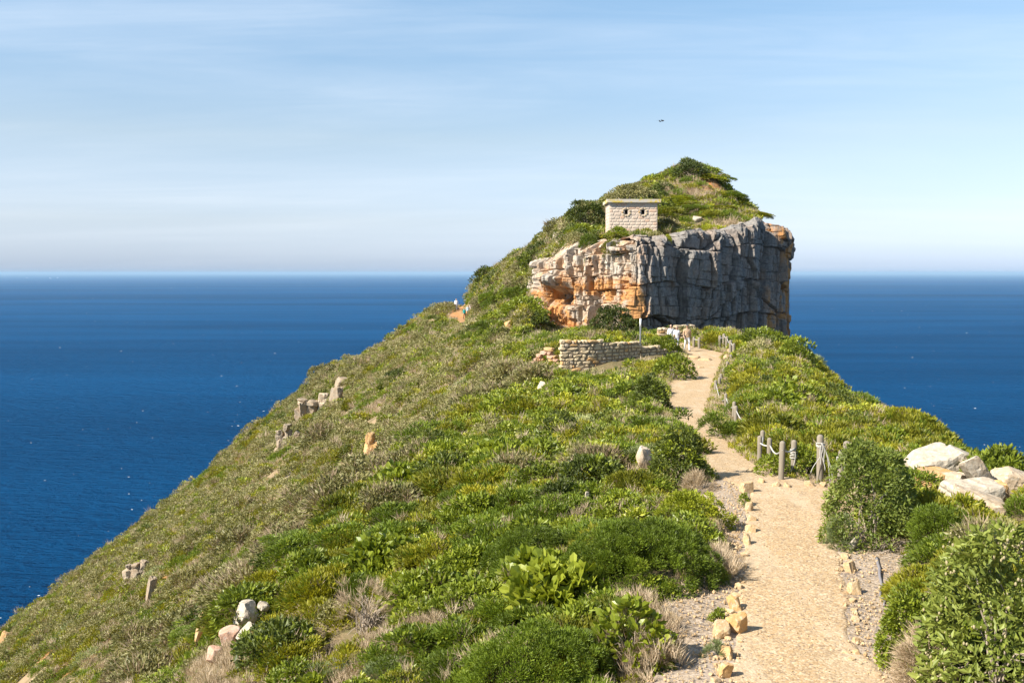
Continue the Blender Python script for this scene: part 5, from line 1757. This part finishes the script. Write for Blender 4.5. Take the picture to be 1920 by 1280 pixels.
# ------------------------------------------------------------------ boulders
R_ = rock_at
for i, (u, v, wp, hp, mt, lab, dep, snk, ro, cuts) in enumerate(big):
    R_('boulder' if wp * hp > 500 else 'rock', u, v, wp, hp, 700 + i, mt, lab, 'boulder' if wp * hp > 500 else 'rock', dep, snk, None, ro, 4, cuts, blocky=u > 1700)
for i, (u, v, wp, hp, nc_, lab) in enumerate(OUTCROPS):
    outcrop(u, v, wp, hp, 60 + i, [M_RUSTROCK] if 'orange' in lab else [M_SLOPEROCK, M_SLOPEROCK, M_ROCK], lab, nc_)
small_mesh = [rock_mesh('slope_rock', (1, .8, .8), 800 + i, [M_SLOPEROCK, M_SLOPEROCK, M_RUSTROCK, M_SLOPEROCK][i % 4], 3, 9) for i in range(8)]
rg = random.Random(12)
k = 0
while k < 52:
    u = rg.uniform(10, 760); v = rg.uniform(640, 1270)
    if v < 1230 - .76 * u + 20 or v > 1350 - .58 * u:
        continue
    p = gp(u, v)
    if p.y > 170: continue
    s = rg.uniform(5, 17) * p.y / F * (1.2 if rg.random() < .2 else .8)
    o = link('slope_rock', small_mesh[k % 8], None, p + Vector((0, 0, s * .12)), (rg.uniform(-.3, .3), rg.uniform(.0, .7), rg.random() * 6), (s * rg.uniform(.8, 1.6), s, s * rg.uniform(.7, 1.3)))
    q_ = proj(p.x, p.y, p.z)
    tag(o, place_label('small pale rock on the seaward slope', q_[0], q_[1]), 'rock', 'small rocks on the seaward slope')
    k += 1

# the stones laid along the edges of the path
ORD = ['first', 'second', 'third', 'fourth', 'fifth', 'sixth', 'seventh', 'eighth', 'ninth', 'tenth', 'eleventh', 'twelfth', 'thirteenth', 'fourteenth', 'fifteenth', 'sixteenth']
left = [(1401, 925, 24, 26), (1405, 960, 18, 25), (1411, 978, 16, 14), (1409, 999, 20, 19), (1401, 1022, 16, 27), (1396, 1045, 14, 12), (1392, 1067, 18, 15), (1388, 1105, 20, 15), (1378, 1121, 20, 10),
        (1378, 1145, 30, 36), (1370, 1156, 24, 18), (1385, 1190, 38, 48), (1354, 1198, 38, 34), (1366, 1238, 32, 32), (1361, 1272, 28, 36), (1342, 1281, 20, 14)]
for i, (u, v, wp, hp) in enumerate(left):
    lab = {9: 'upright orange edging boulder on the left path edge above the paired ones', 11: 'right one of the paired orange edging boulders on the left path edge', 12: 'left one of the paired edging boulders, pale topped', 13: 'jagged orange edging rock below the paired edging boulders', 14: 'lowest pointed orange edging rock on the left path edge'}.get(i, 'orange edging stone, %s from the far end of the left row' % ORD[i])
    R_('edging_stone', u, v, wp, hp, 620 + i, M_RUSTROCK if i in (9, 11, 14, 13) else M_EDGE, lab, 'stone', .9, .22, None, None, 3, 9, 'stones edging the path', blocky=i % 3 != 1)
right = [(1586, 1049, 18, 14), (1596, 1074, 26, 26), (1603, 1115, 22, 28), (1599, 1131, 14, 12), (1602, 1147, 12, 9), (1606, 1166, 20, 13), (1609, 1206, 18, 14), (1588, 1227, 18, 11), (1606, 1228, 14, 12), (1598, 1241, 16, 12)]
for i, (u, v, wp, hp) in enumerate(right):
    R_('edging_stone', u, v, wp, hp, 650 + i, M_EDGE, 'pale orange edging stone, %s from the far end of the right row' % ORD[i], 'stone', .9, .3, None, None, 3, 9, 'stones edging the path', blocky=True)
R_('edging_stone', 1682, 1267, 32, 18, 665, M_REDROCK, 'flat reddish stone at the bottom of the right gravel', 'stone', .9, .3, None, None, 3, 9, 'stones edging the path')
for i, (u, v, wp, hp) in enumerate([(1430, 907, 16, 13), (1456, 914, 20, 11), (1477, 915, 17, 13), (1520, 914, 22, 15), (1546, 914, 17, 11)]):
    R_('edging_stone', u, v, wp, hp, 670 + i, M_EDGE, 'edging stone below the near fence posts, %s from the left' % ORD[i], 'stone', .9, .25, None, None, 3, 9, 'stones edging the path')
R_('edging_stone', 1406, 886, 16, 9, 680, M_EDGE, 'small orange stone on the inside of the path bend', 'stone', .9, .25, None, None, 3, 9, 'stones edging the path')
for i, (u, v, wp, hp, lab) in enumerate([(1305, 673, 30, 8, 'flat stone step where the wall meets the path'), (1327, 677, 34, 7, 'second flat stone step lower on the upper path'), (1315, 690, 14, 4, 'small flat stone bedded in the upper path'), (1362, 676, 12, 14, 'orange stone at the foot of the upper fence'), (1368, 664, 9, 12, 'narrow orange stone by the upper fence posts')]):
    R_('path_stone', u, v, wp, hp, 690 + i, M_EDGE, lab, 'stone', .7, .5 if i < 3 else .25, None, (0, 0, .1), 3, 9, None, 0.0, .14 if i < 3 else .4)
R_('leaning_stone', 1600, 1034, 16, 38, 699, M_WHITEROCK, 'weathered pale stone leaning out from under the silver-green bush', 'stone', .8, .15, None, (0, .62, .1), 3, 10)

# loose pebbles on the gravel
def pebbles(name, fl, fr, ya, yb, n, label, seed, smin, smax):
    rg = np.random.default_rng(seed)
    y = ya + (yb - ya) * rg.random(n) ** 1.3
    t = rg.random(n)
    x = fl(y) * (1 - t) + fr(y) * t
    v0, f0 = ico(1)
    k = smin + (smax - smin) * rg.random(n) ** 3
    V = (v0[None] * (1 + .25 * rg.normal(size=(n, len(v0), 1))) * rg.uniform(.5, 1, (n, 1, 3)) * k[:, None, None] + np.stack([x, y, H(x, y) + .03], 1)[:, None, :]).reshape(-1, 3)
    Fc = (f0[None] + np.arange(n)[:, None, None] * len(v0)).reshape(-1, 3)
    tag(link(name, mesh_np(name, V, Fc, [M_EDGE])), label, 'pebbles', kind='stuff')


pebbles('pebbles', lambda y: np.interp(y, SH_L[:, 0], SH_L[:, 1]), P_L, 8, 18, 2600, 'loose pale pebbles on the left gravel verge', 1, .006, .026)
pebbles('pebbles', P_R, lambda y: np.interp(y, SH_R[:, 0], SH_R[:, 1]), 8, 14, 1500, 'loose pale pebbles on the right gravel verge', 2, .006, .022)
pebbles('pebbles', lambda y: P_L(y) - .1, lambda y: P_R(y) + .1, 8, 40, 3800, 'small loose stones scattered over the footpath', 3, .004, .013)

pebbles('pebbles', lambda y: P_L(y) - .16, lambda y: P_L(y) + .10, 8, 18, 300, 'broken bits of stone along the left edge of the path', 4, .008, .04)
pebbles('pebbles', lambda y: P_R(y) - .10, lambda y: P_R(y) + .16, 8, 14, 170, 'broken bits of stone along the right edge of the path', 5, .008, .04)

# grey stick on the right gravel, dead branches under the silver bush
def stick(name, px, rad, label, cat='stick', mat=None, lift=.02):
    pts = [gp(u, v) + Vector((0, 0, lift + .02 * (i % 2))) for i, (u, v) in enumerate(px)]
    pts = np.array([tuple(q) for q in pts])
    t = np.linspace(0, 1, len(pts)); tt = np.linspace(0, 1, 24)
    P = np.stack([np.interp(tt, t, pts[:, i]) for i in range(3)], 1)
    P[:, 0] += (vnoise(tt * 9, tt * 0, 4) - .5) * .05
    v, f = tubes([P], [np.linspace(rad, rad * .6, 24)], 7)
    return tag(link(name, mesh_np(name, v, f, [mat or M_TWIG], True)), label, cat)


m_, nt_, out_ = material('grey_weathered_wood')
_p = nt_.new('ShaderNodeTexCoord').outputs['Object']
_n = nt_.noise(nt_.mapping(_p, (30, 30, 3)), 1, 5, .6)
principled(nt_, out_, nt_.mix(_n, (0.13, 0.11, 0.085, 1), (0.31, 0.265, 0.20, 1)), .9, nt_.bump(_n, .4, .01))
M_POST = m_
m_, nt_, out_ = material('grey_stick')
principled(nt_, out_, nt_.mix(nt_.noise(nt_.new('ShaderNodeTexCoord').outputs['Object'], 25, 4), (0.13, 0.12, 0.125, 1), (0.27, 0.25, 0.25, 1)), .9)
stick('stick', [(1645, 1048), (1647, 1075), (1653, 1105), (1652, 1120), (1660, 1138)], .022, 'crooked grey stick lying on the right gravel', mat=m_)
rg = random.Random(3)
V, Fc, R2 = [], [], []
for i in range(34):
    u = rg.uniform(1600, 1740); v = rg.uniform(1026, 1052)
    a = gp(u, v); d = rg.uniform(-.5, .5)
    b = a + Vector((rg.uniform(.2, .6), rg.uniform(-.12, .12), rg.uniform(-.02, .05)))
    t = np.linspace(0, 1, 5)[:, None]
    P = np.array(a)[None] * (1 - t) + np.array(b)[None] * t
    P[:, 2] = H(P[:, 0], P[:, 1]) + .03 + .07 * np.sin(t[:, 0] * 3.1) * rg.random()
    V.append(P); R2.append(rg.uniform(.004, .009))
v, f = tubes(V, R2, 4)
tag(link('brushwood', mesh_np('brushwood', v, f, [M_TWIG])), 'heap of dead twigs lying under the silver-green bush', 'twigs', kind='stuff')


# ------------------------------------------------------------------ rope fences
m_, nt_, out_ = material('white_rope')
principled(nt_, out_, nt_.mix(nt_.noise(nt_.new('ShaderNodeTexCoord').outputs['Object'], 40, 3), (0.30, 0.285, 0.25, 1), (0.54, 0.52, 0.48, 1)), .8)
M_ROPE = m_


def post_mesh(h, r, seed):
    rg = random.Random(seed)
    zs = [-.4, 0, h * .3, h * .6, h - r * .9, h - r * .45, h - r * .12, h]
    rs = [r * 1.02, r, r * .98, r, r, r * .86, r * .5, .002]
    n = 12
    V = [(rr * math.cos(a) * (1 + .04 * rg.uniform(-1, 1)), rr * math.sin(a), z) for z, rr in zip(zs, rs) for a in [j / n * 2 * math.pi for j in range(n)]]
    i = np.arange(len(zs) * n).reshape(len(zs), n); j = np.roll(i, -1, 1)
    return mesh_np('post', np.array(V), np.stack([i[:-1], j[:-1], j[1:], i[1:]], -1).reshape(-1, 4), [M_POST], True)


def fence(label, posts, ropes=True, rope_r=.017, skip=()):
    """posts: (u, v of the top, distance, width in photo pixels, lean)"""
    P = []
    for k, (u, vt, Yd, wp, lean) in enumerate(posts):
        x, y, zt = pix(u, vt, Yd)
        P.append((x, y, float(H(x, y)), zt, max(.05, wp * Yd / F / 2), lean))
    e = empty('rope_fence', (P[0][0], P[0][1], P[0][2]))
    tag(e, label, 'fence')
    off = Vector(e.location)
    for k, (x, y, zg, zt, r, lean) in enumerate(P):
        link('post', post_mesh(max(.35, zt - zg), r, k), e, Vector((x, y, zg)) - off, (0, lean, random.uniform(0, 6) if abs(lean) < .01 else 0))
    for k in range(len(P) - 1):
        if k in skip: continue
        a, b = P[k], P[k + 1]
        A = Vector((a[0], a[1] - a[4] * .9, a[3] - .16)); B = Vector((b[0], b[1] - b[4] * .9, b[3] - .16))
        t = np.linspace(0, 1, 12)
        Q = np.array(A)[None] * (1 - t[:, None]) + np.array(B)[None] * t[:, None]
        Q[:, 2] -= .06 * (A - B).length * np.sin(t * math.pi)
        v, f = tubes([Q - np.array(off)], [np.full(12, rope_r)], 6)
        link('rope', mesh_np('rope', v, f, [M_ROPE], True), e)
    return e, P


near, NP = fence('broken rope fence of rounded grey posts right of the path bend', POST_NEAR, skip=(4, 5, 6))
fence('rope fence of weathered posts beside the middle of the path', POST_MID, rope_r=.018)
fence('row of weathered posts along the right edge of the upper path', POST_UP, rope_r=.02)
fence('pale post and rope fence around the top of the path', POST_TOP, rope_r=.02)
fence('short rope fence right behind the man in the tan jumper', POST_MAN, rope_r=.02)


def wound_rope(parent, P, name, turns, z0, z1, tails, seed):
    x, y, zg, zt, r, lean = P
    off = Vector(parent.location)
    rg = np.random.default_rng(seed)
    t = np.linspace(0, 1, turns * 12)
    a = t * turns * 2 * math.pi
    Q = np.stack([x + (r + .014) * np.cos(a), y + (r + .014) * np.sin(a), zt - z0 - (z1 - z0) * t + .012 * np.sin(a * 1.7)], 1)
    paths, rad = [Q], [np.full(len(Q), .009)]
    for (dx, dz, w) in tails:
        s = np.linspace(0, 1, 16)
        q = np.stack([x + dx * s + w * np.sin(s * 5), np.full(16, y - r - .02) - .05 * s, zt - z0 - dz * s], 1)
        paths.append(q); rad.append(np.full(16, .007))
    v, f = tubes([p - np.array(off) for p in paths], rad, 5)
    link(name, mesh_np(name, v, f, [M_ROPE], True), parent)


wound_rope(near, NP[4], 'wound_rope', 5, .17, .36, [(-.10, .62, .03)], 1)
wound_rope(near, NP[5], 'frayed_rope', 3, .14, .24, [(.26, .78, .02), (.20, .80, .03), (-.16, .55, .05), (-.06, .40, -.02), (.05, .35, .02), (.02, .5, -.03)], 2)
wound_rope(near, NP[7], 'wound_rope', 3, .12, .24, [(.05, .35, .02), (.02, .28, -.02)], 3)

# slim marker pole at the end of the retaining wall
pz = pix(1201, 597, 60.6); gz = float(H(pz[0], pz[1]))
e = empty('marker_pole', (pz[0], pz[1], gz))
tag(e, 'slim dark marker pole with a white top at the end of the stone wall', 'pole')
hgt = pz[2] - gz
m_, nt_, out_ = material('dark_pole_paint'); principled(nt_, out_, (0.12, 0.125, 0.13, 1), .6)
m2, nt_, out_ = material('white_pole_paint'); principled(nt_, out_, (0.78, 0.78, 0.76, 1), .5)
v, f = tubes([[(0, 0, -.3), (0, 0, hgt - .52)]], [np.array([.055, .05])], 10); link('pole', mesh_np('pole', v, f, [m_], True), e)
v, f = tubes([[(0, 0, hgt - .52), (0, 0, hgt)]], [np.array([.058, .058])], 10); link('white_band', mesh_np('white_band', v, f, [m2], True), e)


# ------------------------------------------------------------------ people
_pm = {}


def plain(name, c, rough=.8):
    if name not in _pm:
        m, nt, out = material(name)
        n = nt.noise(nt.new('ShaderNodeTexCoord').outputs['Object'], 18, 3)
        principled(nt, out, nt.mix(n, tuple(x * .88 for x in c) + (1,), tuple(min(1, x * 1.08) for x in c) + (1,)), rough)
        _pm[name] = m
    return _pm[name]


def person(loc, rz, hgt, label, shirt, trousers, hair, skin=(0.50, 0.33, 0.24), shoes=(0.06, 0.05, 0.05), stride=.22, sleeves='long', female=False, glasses=False, cap=None, bag=None, bent=0.0, fat=1.0):
    k = hgt / 1.75
    sw = .17 if female else .20
    J = {'pelvis': (0, 0, .96), 'waist': (0, 0, 1.10), 'chest': (0, .01, 1.30), 'neck': (0, .01, 1.47), 'nape': (0, -.005, 1.56)}
    E = [('pelvis', 'waist', 'shirt'), ('waist', 'chest', 'shirt'), ('chest', 'neck', 'shirt'), ('neck', 'nape', 'skin')]
    Rd = {'pelvis': .150, 'waist': .135 * fat, 'chest': .155 * fat, 'neck': .075, 'nape': .052}
    for s, n in ((-1, 'l'), (1, 'r')):
        st = stride * s
        J['sh' + n] = (s * sw, .01, 1.40); J['el' + n] = (s * (sw + .06), .06 + st * .35, 1.12); J['wr' + n] = (s * (sw + .05), -.06 + st * .8, .90); J['ha' + n] = (s * (sw + .045), -.08 + st * .95, .83)
        J['hp' + n] = (s * .095, 0, .90); J['kn' + n] = (s * .10, -.05 - st * .45, .50); J['an' + n] = (s * .10, .02 - st * 1.0, .09 + (.05 if st < 0 else 0)); J['to' + n] = (s * .12, -.15 - st * 1.0, .035)
        E += [('chest', 'sh' + n, 'shirt'), ('sh' + n, 'el' + n, 'shirt'), ('el' + n, 'wr' + n, 'shirt' if sleeves == 'long' else 'skin'), ('wr' + n, 'ha' + n, 'skin'),
              ('pelvis', 'hp' + n, 'trousers'), ('hp' + n, 'kn' + n, 'trousers'), ('kn' + n, 'an' + n, 'trousers'), ('an' + n, 'to' + n, 'shoes')]
        Rd.update({'sh' + n: .068, 'el' + n: .050, 'wr' + n: .034, 'ha' + n: .036, 'hp' + n: .096, 'kn' + n: .066, 'an' + n: .048, 'to' + n: .042})
    names = list(J)
    me = bpy.data.meshes.new('person_skeleton')
    me.from_pydata([J[n] for n in names], [(names.index(a), names.index(b)) for a, b, _ in E], [])
    tmp = bpy.data.objects.new('person_skeleton', me)
    COL.objects.link(tmp)
    md = tmp.modifiers.new('skin', 'SKIN'); md.use_smooth_shade = True
    sv = me.skin_vertices[0].data
    for i, n in enumerate(names):
        sv[i].radius = (Rd[n] * (1.15 if n in ('chest', 'pelvis', 'waist') else 1), Rd[n] * (.80 if n in ('chest', 'waist') else 1))
        sv[i].use_root = n == 'pelvis'
    tmp.modifiers.new('sub', 'SUBSURF').levels = 1
    dg = bpy.context.evaluated_depsgraph_get()
    ev = tmp.evaluated_get(dg)
    m0 = ev.to_mesh()
    V = np.array([v.co for v in m0.vertices]); Fq = [list(p.vertices) for p in m0.polygons]
    ev.to_mesh_clear()
    bpy.data.objects.remove(tmp); bpy.data.meshes.remove(me)
    mats = ['shirt', 'trousers', 'skin', 'shoes']
    A = np.array([J[a] for a, b, c in E]); B = np.array([J[b] for a, b, c in E]); reg = [c for a, b, c in E]
    idx = []
    for f in Fq:
        c = V[f].mean(0)
        t = np.clip(((c - A) * (B - A)).sum(1) / ((B - A) ** 2).sum(1), 0, 1)
        d = np.linalg.norm(A + (B - A) * t[:, None] - c, axis=1)
        r = reg[int(np.argmin(d))]
        if r in ('shirt', 'trousers') and abs(c[0]) < .19 and .80 < c[2] < 1.05: r = 'shirt' if c[2] > .91 else 'trousers'
        idx.append(mats.index(r))
    quads = [f for f in Fq if len(f) == 4]; tris = [f for f in Fq if len(f) == 3]
    mi = [idx[i] for i, f in enumerate(Fq) if len(f) == 4] + [idx[i] for i, f in enumerate(Fq) if len(f) == 3]
    parts_v, parts_f4, parts_f3, mi4, mi3 = [V], [np.array(quads)], [np.array(tris).reshape(-1, 3)], list(mi[:len(quads)]), list(mi[len(quads):])
    off = len(V)
    # head with brow, nose, chin and ears
    hv, hf = ico(3)
    h = hv * np.array([.078, .098, .118])
    h[:, 1] += np.where((h[:, 1] < 0) & (h[:, 2] < -.02), .012, 0)
    nose = np.exp(-((h[:, 0] / .016) ** 2 + ((h[:, 2] + .015) / .024) ** 2)) * (h[:, 1] < 0)
    h[:, 1] -= nose * .022
    ear = np.exp(-(((h[:, 1] - .005) / .02) ** 2 + ((h[:, 2] + .01) / .03) ** 2))
    h[:, 0] += np.sign(h[:, 0]) * ear * .018
    HC = np.array([0, -.022, 1.645])
    parts_v.append(h + HC); parts_f3.append(hf + off); mi3 += [2] * len(hf); off += len(h)
    for s, n in ((-1, 'l'), (1, 'r')):
        hw, ha = np.array(J['wr' + n]), np.array(J['ha' + n])
        d = (ha - hw) / np.linalg.norm(ha - hw)
        ps = []
        for q, (oy, ln) in enumerate(((-.030, .070), (-.010, .080), (.010, .075), (.028, .058))):
            b = ha + np.array([0, oy, 0]); m = b + d * ln * .6 + np.array([-s * .006, 0, 0]); t = b + d * ln + np.array([-s * .025, -.004, 0])
            ps.append([b - d * .02, b, m, t])
        ps.append([hw + np.array([0, -.02, 0]), ha + np.array([-s * .008, -.045, .02]), ha + np.array([-s * .02, -.060, -.01]), ha + np.array([-s * .026, -.062, -.03])])
        v, (f4, f3) = tubes(ps, [np.array([.009, .009, .0085, .006])] * 5, 6)
        parts_v.append(v); parts_f4.append(f4 + off); parts_f3.append(f3 + off); mi4 += [2] * len(f4); mi3 += [2] * len(f3); off += len(v)
    body = mesh_np('person', np.concatenate(parts_v) * k, [np.concatenate(parts_f4), np.concatenate(parts_f3)],
                   [plain('cloth_' + '_'.join('%02d' % int(x * 99) for x in shirt), shirt), plain('cloth_' + '_'.join('%02d' % int(x * 99) for x in trousers), trousers), plain('skin_%02d' % int(skin[0] * 99), skin, .55), plain('shoe_%02d' % int(shoes[0] * 99), shoes)], True, None, mi4 + mi3)
    o = link('person', body, None, loc, (0, 0, rz))
    tag(o, label, 'person')
    # hair as a cap over the skull
    a = hv.copy() * np.array([.086, .106, .124])
    keep = ~((hv[:, 1] < -.25) & (hv[:, 2] < .52)) & (hv[:, 2] > (-.95 if female else -.35))
    if female:
        a[:, 2] = np.where(hv[:, 2] < -.1, a[:, 2] * 1.75, a[:, 2]); a[:, 0] *= np.where(hv[:, 2] < 0, 1.12, 1)
    hf2 = hf[keep[hf].all(1)]
    a = a * (1 + .05 * (fbm(hv[:, 0] * 6, hv[:, 1] * 6 + hv[:, 2] * 4, 7, 2) - .5))[:, None]
    link('hair', mesh_np('hair', (a + HC) * k, hf2, [plain('hair_%02d' % int(hair[0] * 99), hair, .5)], True), o)
    ev_, ef = ico(1)
    eyes = np.concatenate([ev_ * .011 + np.array([s * .031, -.112, 1.662]) for s in (-1, 1)])
    link('eyes', mesh_np('eyes', eyes * k, np.concatenate([ef, ef + len(ev_)]), [plain('dark_eye', (.03, .025, .02), .3)], True), o)
    link('mouth', mesh_np('mouth', (ev_ * np.array([.024, .006, .007]) + np.array([0, -.112, 1.588])) * k, ef, [plain('lips', (.36, .16, .13), .5)], True), o)
    if glasses:
        g = np.concatenate([ev_ * np.array([.029, .010, .021]) + np.array([s * .033, -.120, 1.662]) for s in (-1, 1)] + [ev_ * np.array([.07, .006, .006]) + np.array([0, -.121, 1.668])])
        link('sunglasses', mesh_np('sunglasses', g * k, np.concatenate([ef + i * len(ev_) for i in range(3)]), [plain('black_plastic', (.015, .015, .017), .2)], True), o)
    if cap:
        c = hv * np.array([.092, .112, .112])
        f2 = hf[(hv[hf][:, :, 2] > .12).all(1)]
        br = np.array([(x * .085, -.085 - .075 * math.sqrt(max(0, 1 - x * x)), 1.685 - .01 * abs(x)) for x in np.linspace(-1, 1, 9)] + [(x * .085, -.07, 1.70) for x in np.linspace(-1, 1, 9)])
        bf = np.array([[i, i + 1, i + 10, i + 9] for i in range(8)])
        link('cap', mesh_np('cap', np.concatenate([c + HC + np.array([0, 0, .015]), br]) * k, [bf + len(c), f2], [plain('cap_cloth', cap)], True), o)
    if bag:
        t = np.linspace(0, 1, 14)
        P = np.stack([.17 - .38 * t, -.155 - .045 * np.sin(t * math.pi), 1.43 - .47 * t], 1) * k
        v, f = tubes([P], [np.full(14, .014)], 5)
        link('bag_strap', mesh_np('bag_strap', v, f, [plain('bag_cloth', bag)], True), o)
        v, f = super_rock(77, 5, 2, .04)
        link('shoulder_bag', mesh_np('bag', (v * np.array([.12, .09, .24]) + np.array([-.235, -.09, .98])) * k, f, [plain('bag_cloth', bag)], True), o)
    return o


def stand(u, Yd, v_feet=None):
    x, y, z = pix(u, 600, Yd)
    return Vector((x, y, float(H(x, y)) + .0))


p = gp(1288, 659)
person(p, .12, 1.78, 'man in a tan jumper and white trousers walking down the upper path', (.46, .31, .19), (.66, .65, .66), (.06, .05, .045), (.34, .21, .14), cap=(.05, .055, .06), bag=(.06, .06, .07), stride=.20, fat=1.08)
person(stand(1258, 66.2), .2, 1.66, 'long-haired woman in white with sunglasses, left of the two behind the bush', (.78, .77, .76), (.25, .27, .33), (.035, .025, .02), female=True, glasses=True, bag=(.05, .05, .06), stride=.12)
person(stand(1269, 65.6), .1, 1.60, 'dark-haired woman in a white T-shirt beside the man in tan', (.80, .79, .79), (.30, .33, .42), (.04, .03, .025), female=True, glasses=True, sleeves='short', stride=.12)
person(stand(871, 138.2), .5, 1.62, 'woman in a teal jacket on the far orange trail', (.02, .36, .36), (.03, .03, .035), (.10, .07, .05), female=True, stride=.12)
person(stand(877.5, 138.9), .4, 1.68, 'walker in pale blue between the teal jacket and the pale pink shirt', (.50, .62, .70), (.06, .06, .08), (.12, .08, .05), stride=.12)
person(stand(884, 137.4), .4, 1.76, 'man in a pale pink shirt and light trousers on the far trail', (.74, .60, .58), (.62, .55, .46), (.03, .025, .02), (.40, .26, .18), stride=.15)
p = Vector(pix(855.5, 580, 152)); p.z = float(H(p.x, p.y))
person(p, .1, 1.75, 'dark-haired walker in a white shirt farthest along the trail', (.80, .80, .82), (.3, .3, .36), (.02, .02, .02), stride=.1)


# ------------------------------------------------------------------ far things: ships, birds, white horses
m_white, nt_, out_ = material('ship_paint'); principled(nt_, out_, (0.8, 0.8, 0.8, 1), .5)


def ship(u, v, ln, label):
    Yd = SEA_Z / pix(u, v, 1.0)[2]
    x, y, z = pix(u, v, Yd)
    e = empty('ship', (x, y, SEA_Z), .35)
    tag(e, label, 'ship', 'ships on the horizon')
    n = 12
    t = np.linspace(-1, 1, n)
    wd = .13 * ln * np.sqrt(np.clip(1 - np.abs(t) ** 3, .02, 1))
    V = [(ln / 2 * a, b * s, zz) for zz, q in ((-1, .7), (ln * .11 + 0, 1)) for a, b in zip(t, wd * q) for s in (-1, 1)]
    F4 = []
    for i in range(n - 1):
        for s in (0, 1):
            F4.append((2 * i + s, 2 * i + 2 + s, 2 * n + 2 * i + 2 + s, 2 * n + 2 * i + s))
        F4.append((2 * n + 2 * i, 2 * n + 2 * i + 2, 2 * n + 2 * i + 3, 2 * n + 2 * i + 1))
    link('hull', mesh_np('hull', np.array(V), np.array(F4), [m_white]), e)
    boxes('superstructure', [(-ln * .38, -ln * .18, -ln * .09, ln * .09, ln * .11, ln * .30), (-ln * .34, -ln * .24, -ln * .07, ln * .07, ln * .30, ln * .38)], m_white, e)
    v_, f_ = tubes([[(ln * .1, 0, ln * .11), (ln * .1, 0, ln * .36)]], [ln * .012], 6)
    link('mast', mesh_np('mast', v_, f_, [m_white]), e)


ship(95, 522.0, 62, 'white ship near the left horizon, left of the close pair')
ship(108, 521.0, 58, 'white ship near the left horizon, right of the close pair')
ship(51, 521.0, 44, 'faint white ship farthest left on the horizon')

m_bird, nt_, out_ = material('bird_feather'); principled(nt_, out_, (0.05, 0.05, 0.055, 1), .8)


def bird(u, v, Yd, rz, label):
    x, y, z = pix(u, v, Yd)
    e = empty('bird', (x, y, z), rz)
    tag(e, label, 'bird')
    t = np.linspace(-1, 1, 9)
    v_, f_ = tubes([[(0, a * .26, .02 * a) for a in t]], [np.array([.012, .03, .05, .065, .07, .06, .045, .04, .012])], 8)
    link('body', mesh_np('body', v_, f_, [m_bird], True), e)
    for s in (-1, 1):
        top = [(0, -.06, .03), (s * .25, -.10, .16), (s * .50, .0, .12), (s * .68, .12, .06), (s * .48, .10, .11), (s * .25, .06, .15), (0, .10, .03)]
        V = np.array(top + [(a, b, c - .012) for a, b, c in top])
        F3 = [(0, 1, 5), (0, 5, 6), (1, 2, 4), (1, 4, 5), (2, 3, 4)]
        Fa = F3 + [(a + 7, c + 7, b + 7) for a, b, c in F3] + [q for i in range(7) for q in ((i, i + 7, (i + 1) % 7 + 7), (i, (i + 1) % 7 + 7, (i + 1) % 7))]
        link('wing', mesh_np('wing', V, np.array(Fa), [m_bird]), e)


bird(1238, 228, 150, .6, 'dark seabird in the sky above the hut, left of two')
bird(1242, 227, 152, .9, 'dark seabird in the sky above the hut, right of two')

m_foam, nt_, out_ = material('foam'); principled(nt_, out_, (0.80, 0.84, 0.87, 1), .9)
rg = np.random.default_rng(31)
V, Fc = [], []
n = 0
for i in range(620):
    v = 535 + 700 * rg.random() ** 1.15
    u = rg.uniform(-150, 2080)
    d = pix(u, v, 1.0)
    Yd = SEA_Z / d[2]
    x = d[0] * Yd
    s = rg.uniform(.18, .6) * (1 + Yd / 1300) * (2.2 if rg.random() < .12 else 1) * .9
    k = 7
    a = np.arange(k) / k * 2 * math.pi
    r = rg.uniform(.5, 1.1, k)
    q = np.stack([x + np.cos(a) * r * s, Yd + np.sin(a) * r * s * .55, np.full(k, SEA_Z + .06)], 1)
    V.append(q); V.append(np.array([[x, Yd, SEA_Z + .06 + .16 * s]]))
    Fc += [(n + j, n + (j + 1) % k, n + k) for j in range(k)]
    n += k + 1
tag(link('foam', mesh_np('foam', np.concatenate(V), np.array(Fc), [m_foam])), 'scattered white crests of breaking waves on the open sea', 'foam', kind='stuff')
